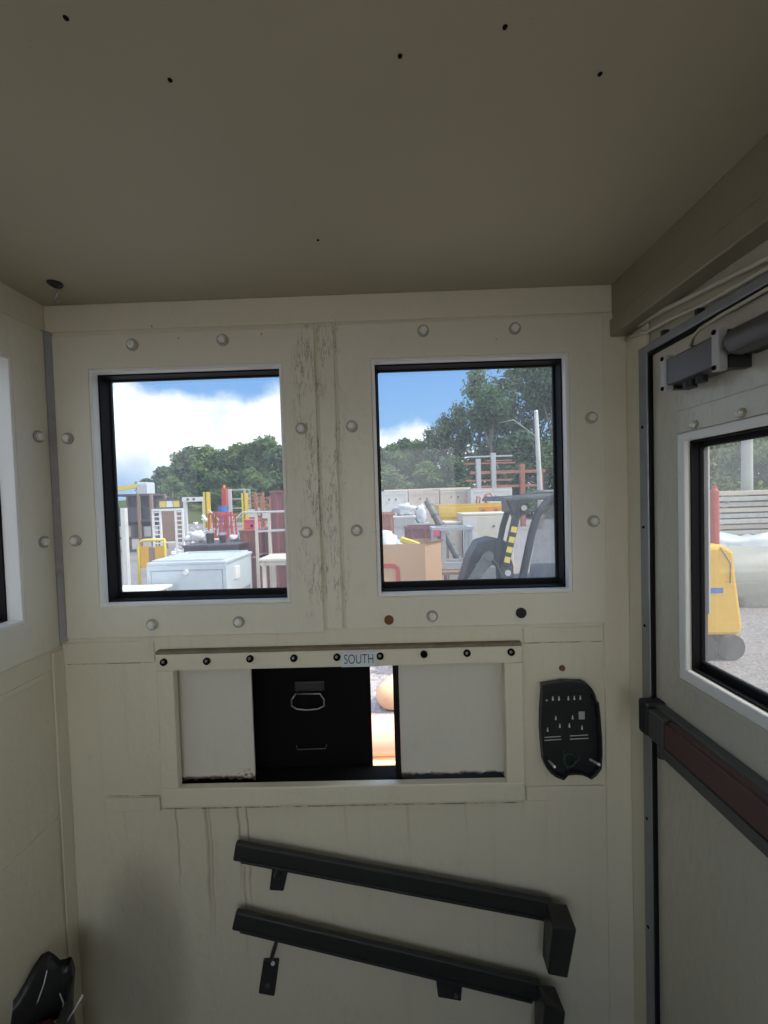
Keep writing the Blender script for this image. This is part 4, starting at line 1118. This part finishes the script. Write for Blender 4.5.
# ---- black compact loader
LY = 4.9
ld = thing('compact_loader', (PY(530, 560, LY).x, LY+.6, GZ), 'black compact loader with cab and yellow-marked pillar close outside the right front window', 'loader')
LL = ld.location
def lp(px, py, Y): return PY(px, py, Y)
def LB(mb, name, m_, bevel=0): return mb.build(name, m_, ld, loc=LL, bevel=bevel)
roof0, roof1 = lp(505, 498, LY), lp(640, 484, LY)
xr0, xr1, zr = roof0.x, roof1.x, roof0.z
r_ = MB(); r_.hexa([(xr0, LY, zr-.04), (xr1, LY, zr-.02), (xr1, LY+1.3, zr-.02), (xr0, LY+1.3, zr-.04)], [(xr0+.03, LY+.03, zr+.02), (xr1, LY+.02, zr+.07), (xr1, LY+1.28, zr+.07), (xr0+.03, LY+1.27, zr+.02)])
LB(r_, 'roof', 'machine black', .02)
fp = [lp(*q, LY) for q in [(620, 490), (575, 491), (557, 496), (545, 504), (537, 516), (532, 532), (527, 556), (522, 580), (517, 605)]]
LB(MB().tube(fp, .045, 10), 'curved_pillar', 'machine black')
LB(MB().tube([p+Vector((0, 1.25, 0)) for p in fp], .045, 10), 'curved_pillar', 'machine black')
a, c = lp(518, 507, LY-.03), lp(505, 566, LY-.03)
LB(MB().bar(a, c, .085, .06, up=(0, 1, 0)), 'marked_pillar', 'machine black', .008)
for k in range(4):
    u = .33+k*.17; p0 = a.lerp(c, u); p1 = a.lerp(c, u+.095)
    LB(MB().bar(p0+Vector((0, -.034, 0)), p1+Vector((0, -.034, 0)), .065, .012, up=(0, 1, 0)), 'yellow_mark', 'signal yellow')
hd = [lp(*q, LY-.06) for q in [(507, 500), (525, 498), (529, 513), (515, 519)]]
LB(MB().hexa(hd, [p+Vector((0, .14, 0)) for p in hd]), 'lamp_housing', 'machine black', .012)
LB(MB().cyl(lp(524, 508, LY-.09), lp(524, 508, LY-.02), .032, 14), 'work_lamp', 'tan steel')
bx = [lp(*q, LY-.02) for q in [(503, 497), (512, 497), (513, 512), (504, 512)]]
LB(MB().hexa(bx, [p+Vector((0, .1, 0)) for p in bx]), 'bracket_box', 'machine grey', .01)
gl_ = [lp(*q, LY+.02) for q in [(552, 505), (640, 500), (640, 605), (524, 605), (531, 560), (538, 522)]]
LB(MB().add(gl_, [tuple(range(6))]), 'door_glass', 'cab glass')
# grey castings low beside the hood
LB(MB().hexa([lp(*q, LY-.05) for q in [(470, 600), (498, 600), (496, 566), (478, 564)]], [lp(*q, LY-.05)+Vector((0, .12, 0)) for q in [(470, 600), (498, 600), (496, 566), (478, 564)]]), 'side_casting', 'dull aluminium', .02)
LB(MB().cyl(lp(486, 562, LY-.07), lp(486, 562, LY+.0), .07, 18), 'pivot_boss', 'machine grey')
LB(MB().hexa([lp(*q, LY-.03) for q in [(500, 606), (518, 606), (512, 566), (501, 566)]], [lp(*q, LY-.03)+Vector((0, .1, 0)) for q in [(500, 606), (518, 606), (512, 566), (501, 566)]]), 'pillar_foot', 'machine black', .015)
# lift arm and hood
arm = [lp(*q, LY-.18) for q in [(462, 600), (474, 560), (483, 544), (497, 540), (512, 543), (520, 570), (520, 600)]]
LB(MB().prism([(p.x, p.z) for p in arm], 1, LY+.05, LY+.40), 'engine_hood', 'machine black', .02)
LB(MB().bar(lp(466, 592, LY-.24), lp(489, 556, LY-.24), .05, .12, up=(1, 0, 0)), 'lift_arm', 'machine grey', .01)
LB(MB().cyl(lp(489, 556, LY-.28), lp(489, 556, LY-.10), .055, 16), 'pivot', 'machine grey')
LB(MB().tube([lp(*q, LY-.25) for q in [(490, 558), (497, 565), (503, 578), (500, 595)]], .018, 8), 'hose', 'tyre')
LB(MB().cyl(lp(508, 573, LY-.22), lp(508, 573, LY-.17), .035, 14), 'hinge_cap', 'galvanised')
bxm = lp(520, 560, LY).x
LB(MB().box(bxm-.35, bxm+1.5, LY+.05, LY+1.25, GZ+.35, GZ+1.05), 'chassis', 'machine grey', .04)
LB(MB().box(bxm+.4, bxm+.9, LY+.4, LY+.9, GZ+1.05, GZ+1.25), 'seat', 'machine black', .05)
LB(MB().box(bxm+.82, bxm+.95, LY+.4, LY+.9, GZ+1.25, GZ+1.62), 'seat_back', 'machine black', .05)
for x in (bxm-.05, bxm+1.15):
    for y in (LY-.02, LY+1.32):
        wv_ = MB().cyl((x, y-.14, GZ+.40), (x, y+.14, GZ+.40), .40, 24).build('wheel', 'tyre', ld, loc=LL, bevel=.04)
        MB().cyl((x, y-.15, GZ+.40), (x, y+.15, GZ+.40), .18, 16).build('hub', 'galvanised', wv_, loc=LL)

# rusty orange lattice steelwork
t = thing('steel_rack', (PY(508, 480, 30).x, 30, GZ), 'orange-red steel racking in front of the big trees at the right', 'rack')
def rk(px, py, Y=30): return PY(px, py, Y)-Vector(t.location)
for px, y, mm in [(478, 459, 'galvanised'), (493, 453, 'galvanised'), (522, 464, 'rusty frame'), (540, 470, 'rusty frame')]:
    p = rk(px, y); MB().box(p.x-.16, p.x+.16, -.16, .16, 0, p.z).build('upright', mm, t)
for (a, c, y, mm, th) in [(468, 512, 457, 'galvanised', .1), (465, 515, 464, 'rusty frame', .1), (470, 545, 473, 'rusty frame', .22), (466, 512, 481, 'rusty frame', .12), (474, 540, 487, 'rusty frame', .16), (486, 512, 461, 'rusty frame', .08)]:
    p, q = rk(a, y), rk(c, y-.03*(c-a)); MB().bar(p, q, .2, th).build('beam', mm, t)
# white gable pole
p = PY(536, 412, 27); q = PY(540, 492, 27)
t = thing('utility_pole', (q.x, 27, GZ), 'tall pale bare pole in front of the big trees at the right', 'pole')
MB().tube([(0, 0, 0), (q.x-q.x, 0, q.z-GZ), (p.x-q.x, 0, p.z-GZ)], [.17, .16, .13], 14).build('pole_shaft', 'pale pole', t)
MB().cyl((p.x-q.x, 0, p.z-GZ), (p.x-q.x, 0, p.z-GZ+.1), .14, 14, .1).build('pole_cap', 'bright white', t)
b = MB(); b.tube([(-.1, 0, 6), (-1.6, .1, 7.2), (-2.6, 0, 7.0)], [.035, .025, .015], 6); b.build('bare_branch', 'pale pole', t)

# orange pipes lying on the gravel, seen through the hatch slit
for i, (px, py0, py1, side, lb) in enumerate([(383, 726, 758, -1, 'thick orange pipe lying across the gravel, seen through the hatch gap'), (376, 688, 718, 1, 'rounded end of an orange pipe pointing at the hatch gap')]):
    dz = (py0+py1)/2
    # ground hit of the lower edge
    g_ = at(px, py1, 2, GZ); r = .16
    if i == 0:
        t = thing('orange_pipe', (g_.x, g_.y+r*.4, GZ), lb, 'pipe', 'orange pipes on the gravel')
        k = MB(); k.cyl((-.9, 0, r), (1.1, 0, r), r, 28); k.build('pipe_wall', 'orange pipe', t)
        MB().box(-.9, 1.1, -r-.03, -r*.55, 0, .03).build('base_strip', 'pipe strip', t)
    else:
        t = thing('orange_pipe', (g_.x+r, g_.y+r, GZ), lb, 'pipe', 'orange pipes on the gravel')
        k = MB(); k.cyl((0, 0, r), (.55, .9, r), r, 28); k.blob((0, 0, r), r, r*.6, r, 20, 0, 0); k.build('pipe_wall', 'clay pipe', t)

# ---------- door window
def dp(px, py, Y): return PY(px, py, Y)
# yellow covered machine
Y = 5.3; a, c = dp(704, 548, Y), dp(742, 640, Y)
t = thing('covered_machine', ((a.x+c.x)/2, Y+.35, GZ), 'yellow hooded machine on dark wheels outside the door window', 'machine')
ol = [dp(*q, Y)-Vector(t.location) for q in [(690, 548), (724, 545), (735, 551), (737, 575), (744, 628), (741, 636), (690, 636)]]
hd = MB(); ol2 = [(p.x, p.z) for p in ol]
hd.prism(ol2, 1, -.35, .30); hd.build('hood', 'yellow cover', t, bevel=.05)
l0, l1 = dp(710, 588, Y)-Vector(t.location), dp(723, 593, Y)-Vector(t.location)
MB().box(l0.x, l1.x, -.355, -.345, l1.z, l0.z).build('blue_label', 'blue paint', t)
MB().tube([(ol2[1][0]-.05, -.355, ol2[1][1]-.03), (ol2[2][0]-.06, -.355, ol2[2][1]-.16), (ol2[3][0]-.09, -.355, ol2[3][1]-.1)], .006, 6).build('seam', 'brown timber', t)
MB().box(ol2[6][0]+.1, ol2[4][0]-.12, -.26, .22, .10, ol2[6][1]).build('underbody', 'machine black', t)
for x in (ol2[6][0]+.17, ol2[4][0]-.17):
    for y in (-.3, .22): MB().cyl((x, y-.07, .17), (x, y+.07, .17), .17, 20).build('wheel', 'tyre', t)
# red post
Y = 6.4; p = dp(714.5, 485, Y)
t = thing('red_bollard', (p.x, Y, GZ), 'tall red capped post outside the door window', 'post')
r = .058; hh = p.z-GZ
MB().cyl((0, 0, 0), (0, 0, hh-.1), r, 18).build('post_body', 'red paint', t)
k = MB(); k.cyl((0, 0, hh-.1), (0, 0, hh-.05), r*1.0, 18, r*.55); k.cyl((0, 0, hh-.05), (0, 0, hh), r*.4, 12); k.build('post_cap', 'red paint', t)
for i in (1, 2, 3): MB().cyl((0, 0, hh*(.45+.12*i)-.012), (0, 0, hh*(.45+.12*i)+.012), r*1.12, 18).build('band', 'red paint', t)
# timber stack
Y = 10.6; a = dp(700, 492, Y); b0 = dp(700, 540, Y)
zt, zb_ = a.z, GZ
nL = 15; th = (zt-zb_)/nL
words_ = ['topmost', 'second', 'third', 'fourth', 'fifth', 'sixth', 'seventh', 'eighth', 'ninth', 'tenth', 'eleventh', 'twelfth', 'thirteenth', 'fourteenth', 'lowest']
for i in range(nL):
    z = zt-(i+1)*th; x0 = dp(702+random.uniform(-6, 6), 500, Y).x
    o = MB().box(0, 4.5, -.5, .5, .035, th-.002).build('plank_layer', 'grey timber' if i % 3 else 'pale timber', loc=(0, 0, 0), bevel=.01)
    o.location = (x0, Y+.5+random.uniform(-.08, .08), z)
    tag(o, f'weathered wide timber board, {words_[i]} from the top of the stack outside the door window' if i not in (0, nL-1) else f'weathered wide timber board, {words_[i]} one in the stack outside the door window', 'board', 'boards in the timber stack')
    for x in (.5, 2.0, 3.6):
        s_ = MB().box(x, x+.12, -.49, .49, 0, .0349).build('spacer', 'brown timber', o)
mat('drab tarp', (.40, .40, .34), .6, bump=.3)
# pale tarp heaps
for i, (px, py, Y, rx, rz, mm, lb) in enumerate([(742, 537, 9.2, 1.3, .30, 'film grey', 'grey plastic tarp heap in front of the timber stack'), (758, 552, 7.8, 1.6, .36, 'drab tarp', 'nearer drab grey-green tarp heap beside the yellow machine')]):
    p = dp(px, py, Y)
    hh = p.z-GZ
    o = MB().blob((0, 0, hh*.42), rx, .7, hh*.58, 22, .22, 31+i, .75).build('tarp_heap', mm, loc=(0, 0, 0)); o.location = (p.x+.45, Y+.5, GZ); tag(o, lb, 'tarp')

# ---------- trees


def tree_mesh(seed, H, Wd, n, lf, trunk=.25, lobes=16, low=.15, rnd=.5):
    r = random.Random(seed); mb = MB()
    cs = []
    for i in range(lobes):
        t_ = r.random(); z = H*(low+(1-low-.1)*t_); prof = math.sin(PI*min(1, (t_*.85+.15)))**.6
        a = r.uniform(0, 2*PI); rad = Wd*.5*prof*r.uniform(.1, .75)
        cs.append((Vector((math.cos(a)*rad, math.sin(a)*rad, z)), Wd*r.uniform(.16, .30)*(1.1-.45*t_)))
    cs.append((Vector((0, 0, H*.9)), Wd*.16))
    for i in range(n):
        c, rad = r.choice(cs)
        d = Vector((r.gauss(0, 1), r.gauss(0, 1), r.gauss(0, 1))).normalized()
        p = c+d*rad*(r.random()**rnd); p.z = max(p.z, .1)
        u = (d+Vector((r.gauss(0, .7), r.gauss(0, .7), r.gauss(0, .7)))).normalized()
        a = u.orthogonal().normalized(); b_ = u.cross(a)
        th = r.uniform(0, 2*PI); a, b_ = a*math.cos(th)+b_*math.sin(th), b_*math.cos(th)-a*math.sin(th)
        s = lf*r.uniform(.6, 1.4)
        mb.add([p-a*s, p-b_*s*.6, p+a*s, p+b_*s*.6], [(0, 1, 2, 3)])
    tk = MB(); tk.tube([(0, 0, 0), (.1, 0, H*.35), (-.05, .1, H*.7), (0, 0, H*.9)], [trunk, trunk*.8, trunk*.45, trunk*.12], 8)
    for c, rad in cs: tk.tube([(0, 0, c.z*.6), tuple(c*.6+Vector((0, 0, c.z*.35))), tuple(c)], [trunk*.35, trunk*.2, .02], 5)
    return mb, tk


PROTO = {}


def tree(kind, px, pyt, Y, label, group, spread=1.0):
    """kind: proto key; stands at depth Y with its top at (px, pyt)"""
    p = PY(px, pyt, Y); H = p.z-GZ
    if kind not in PROTO:
        seed, H0, Wd, n, lf, mm, tr, lo, rn = KINDS[kind]
        fm, tm = tree_mesh(seed, H0, Wd, n, lf, tr, low=lo, rnd=rn, lobes=18)
        t = thing('tree', (p.x, Y, GZ), label, 'tree', group)
        fm.build('foliage', mm, t); tm.build('trunk', 'bark', t)
        PROTO[kind] = (t, H0)
    else:
        t = dup(PROTO[kind][0]); tag(t, label, 'tree', group)
    s = H/PROTO[kind][1]
    t.location = (p.x, Y, GZ); t.scale = (s*spread, s*spread, s); t.rotation_euler = (0, 0, random.uniform(0, 6))
    return t


KINDS = {'round': (1, 12, 9, 6500, .26, 'leaf mid', .3, .10, .45), 'dark': (2, 12, 8, 6500, .26, 'leaf dark', .3, .10, .45),
         'airy': (3, 14, 8, 4200, .17, 'leaf airy', .2, .16, .8), 'tall': (4, 18, 11, 9000, .27, 'leaf dark', .4, .08, .5), 'near': (5, 9, 8, 9000, .16, 'leaf mid', .25, .03, .45)}
GL, GR, GD = 'trees on the left skyline', 'trees behind the yard at the right', 'trees behind the timber stack'
for px, y, Y, k, lb in [(163, 466, 92, 'dark', 'smallest dark tree at the left end of the left skyline'), (180, 452, 84, 'round', 'rounded tree second from the left on the left skyline'), (192, 446, 80, 'dark', 'dark rounded tree left of the middle of the left skyline'),
                        (207, 446, 78, 'round', 'mid-green tree in the middle of the left skyline, above the left yellow beam'), (224, 449, 76, 'dark', 'dark tree above the orange-red post on the left skyline'), (238, 444, 74, 'round', 'mid-green tree above the shelving tower'),
                        (252, 442, 72, 'dark', 'dark tree above the rusty lattice frames'), (266, 436, 70, 'round', 'tallest tree of the left skyline, above the maroon container'), (281, 445, 68, 'dark', 'dark tree at the right edge of the left front window'),
                        (172, 476, 64, 'round', 'low bushy tree in front at the left foot of the left skyline'), (215, 470, 62, 'dark', 'low bushy tree in front of the middle of the left skyline'), (250, 468, 60, 'round', 'low bushy tree behind the right yellow beam'), (146, 478, 95, 'dark', 'far low tree at the left end above the yellow boom')]:
    tree(k, px, y, Y, lb, GL, 1.25)
for px, y, Y, k, sp_, lb in [(376, 446, 62, 'dark', 1.1, 'dark tree at the left edge of the right front window'), (392, 444, 64, 'round', 1.1, 'mid-green tree second from the left in the right front window'), (404, 438, 66, 'dark', 1.0, 'dark narrow tree above the tan back-row bins'),
                             (417, 440, 60, 'round', 1.1, 'mid-green tree left of the thin birches'), (430, 424, 58, 'airy', 1.0, 'thin airy tree stepping up left of the tall trees'), (444, 410, 56, 'airy', 1.0, 'airy tall tree left of the big dark tree'),
                             (458, 400, 55, 'airy', .9, 'taller airy tree just left of the big dark tree'), (388, 466, 48, 'round', 1.5, 'low bush-like tree behind the white back-row bin'), (425, 462, 46, 'round', 1.5, 'low bush-like tree behind the tan back-row bins'), (452, 455, 45, 'dark', 1.3, 'low dark tree left of the orange racking'),
                             (490, 384, 47, 'tall', .95, 'big dense dark tree behind the orange racking'), (478, 362, 56, 'airy', 1.0, 'tallest airy tree behind the big dense tree'), (512, 356, 52, 'airy', 1.1, 'airy tree top reaching the upper window edge left of the pale pole'),
                             (534, 350, 50, 'airy', 1.1, 'airy tree directly behind the pale bare pole'), (552, 352, 46, 'tall', .9, 'dark tall tree at the right edge of the right front window'), (520, 430, 44, 'dark', 1.2, 'dark lower tree left of the pale bare pole'), (556, 440, 40, 'round', 1.2, 'low green tree right of the pale bare pole')]:
    tree(k, px, y, Y, lb, GR, sp_)
for px, y, Y, lb in [(700, 405, 17, 'leafy tree at the left edge of the door window'), (728, 400, 18, 'leafy tree left of the pale trunk in the door window'), (762, 402, 17.5, 'leafy tree right of the pale trunk in the door window'), (800, 398, 18, 'leafy tree at the far right beyond the door window')]:
    tree('near', px, y, Y, lb, GD, 1.0)
p = dp(747, 430, 12); q = dp(747, 492, 12)
t = thing('bare_trunk', (q.x, 12, GZ), 'pale bare tree trunk behind the timber stack', 'trunk')
MB().tube([(0, 0, 0), (0, 0, q.z-GZ), (p.x-q.x, 0, p.z-GZ), (p.x-q.x+.05, 0, p.z-GZ+2.5)], [.17, .14, .13, .09], 12).build('trunk', 'pale pole', t)
MB().tube([(p.x-q.x, 0, p.z-GZ+1), (.5, .2, p.z-GZ+1.8), (.8, .3, p.z-GZ+2.6)], [.06, .04, .02], 6).build('branch', 'pale pole', t)
# grassy bank and far ridge at the left
hb = MB(); nx, ny = 40, 12; vs = []
for j in range(ny+1):
    for i in range(nx+1):
        x = -75+i*2.0; y = 50+j*4.5
        u = j/ny
        vs.append((x, y, GZ+2.6*math.sin(PI*u)**1.2*(1+.25*mnoise.noise(Vector((x*.06, y*.06, 0))))-.02))
hb.add(vs, [(j*(nx+1)+i, j*(nx+1)+i+1, (j+1)*(nx+1)+i+1, (j+1)*(nx+1)+i) for j in range(ny) for i in range(nx)], True)
o = hb.build('grass_bank', 'grass'); struct(o)
fr_ = MB(); vs = []
for i in range(61):
    x = -190+i*4; hgt = 9*(.6+.6*abs(mnoise.noise(Vector((x*.02, 1.3, 0)))))
    vs += [(x, 190, GZ), (x, 194, GZ+hgt), (x, 199, GZ)]
fr_.add(vs, [(3*i+k, 3*i+3+k, 3*i+4+k, 3*i+1+k) for i in range(60) for k in range(2)], True)
o = fr_.build('far_ridge', 'leaf dark'); struct(o)

# ================================================================== light
sun_dir = Vector((.60, -.10, .79)).normalized()
sd = bpy.data.lights.new('sun', 'SUN'); so = bpy.data.objects.new('sun', sd); COL.objects.link(so)
sd.energy = 3.4; sd.angle = .02; sd.color = (1, .95, .87)
so.rotation_euler = (-sun_dir).to_track_quat('-Z', 'Y').to_euler(); so.location = (5, -6, 9)

wd = bpy.data.worlds.new('sky'); SC.world = wd; wd.use_nodes = True
g = N(wd.node_tree); g.n.clear()
out = g.node('ShaderNodeOutputWorld'); bg_ = g.node('ShaderNodeBackground'); g.l.new(bg_.outputs[0], out.inputs[0])
dirv = g.node('ShaderNodeTexCoord').outputs['Generated']
nv = g.node('ShaderNodeVectorMath', operation='NORMALIZE'); g.l.new(dirv, nv.inputs[0]); dv = nv.outputs[0]
x, y, z = g.xyz(dv)
hyp = g.math('MAXIMUM', g.math('ABSOLUTE', y), .05)
tt = g.math('DIVIDE', x, hyp); ss_ = g.math('DIVIDE', z, hyp)
# height of the cloud bank's top along the horizon
rp = g.node('ShaderNodeValToRGB'); rp.color_ramp.interpolation = 'EASE'
pts = [(-.72, .27), (-.64, .31), (-.54, .275), (-.44, .265), (-.35, .25), (-.27, .295), (-.12, .30), (-.02, .165), (.07, .165), (.14, .13), (.3, .10), (.8, .12)]
tn = g.math('DIVIDE', g.math('ADD', tt, .8), 1.7, clamp=True); g.l.new(tn, rp.inputs[0])
cr = rp.color_ramp
while len(cr.elements) > 1: cr.elements.remove(cr.elements[-1])
for i, (a, v) in enumerate(pts):
    el = cr.elements[0] if i == 0 else cr.elements.new((a+.8)/1.7)
    el.position = (a+.8)/1.7; el.color = (v, v, v, 1)
E_ = rp.outputs[0]
n1 = g.noise(dv, 9, 6, .55); n2 = g.noise(dv, 3.2, 4)
edge = g.math('ADD', g.math('SUBTRACT', E_, ss_), g.math('MULTIPLY', g.math('SUBTRACT', n1, .5), .13))
cl_ = g.ss(edge, -.018, .03)
wisp = g.math('MULTIPLY', g.ss(g.noise(g.scalevec(dv, (3, 3, 9)), 2.4, 5), .60, .74), .55)
high = g.ss(g.math('ADD', n2, g.math('MULTIPLY', z, .1)), .56, .66)      # scattered cumulus overhead
cloud = g.math('MAXIMUM', cl_, g.math('MAXIMUM', g.math('MULTIPLY', wisp, g.ss(ss_, .5, .2)), g.math('MULTIPLY', high, g.ss(z, .45, .6))))
cloud = g.math('MAXIMUM', cloud, g.math('MULTIPLY', g.ss(y, -.05, -.35), g.math('SUBTRACT', .95, g.math('MULTIPLY', g.ss(z, .18, .42), .55))))       # added cloud behind the view, kept low to light the front wall
blue = g.mix(g.ss(z, .0, .55), C4((.40, .68, 1.0)), C4((.08, .33, .90)))
ccol = g.mix(g.ss(g.noise(dv, 14, 6), .42, .75), C4((1.5, 1.5, 1.5)), C4((1.05, 1.1, 1.18)))
# grey underside at the far left
und = g.math('MULTIPLY', g.ss(tt, -.42, -.66), g.ss(ss_, .17, .04))
ccol = g.mix(g.math('MULTIPLY', und, .95), ccol, C4((.42, .62, .90)))
skyc = g.mix(cloud, blue, ccol)
# brightness boost added to the sky on the sun's side
sv = g.node('ShaderNodeVectorMath', operation='DOT_PRODUCT'); g.l.new(dv, sv.inputs[0]); sv.inputs[1].default_value = sun_dir
glow = g.math('POWER', g.math('MAXIMUM', sv.outputs['Value'], 0.0), 3.0)
skyc = g.mix(g.math('MULTIPLY', glow, .8), skyc, C4((2.6, 2.5, 2.35)))
g.l.new(skyc, bg_.inputs['Color']); bg_.inputs['Strength'].default_value = 1.0

# no lamp inside the booth: sun and sky light it
# ------------------------------------------------------------------ colour
vs_ = SC.view_settings
vs_.view_transform = 'Standard'; vs_.look = 'None'; vs_.gamma = 1; vs_.use_curve_mapping = False
vs_.exposure = 0.9
cy_ = SC.cycles
cy_.use_denoising = True
cy_.max_bounces = 14; cy_.diffuse_bounces = 8; cy_.transparent_max_bounces = 24; cy_.glossy_bounces = 4
cy_.use_light_tree = True
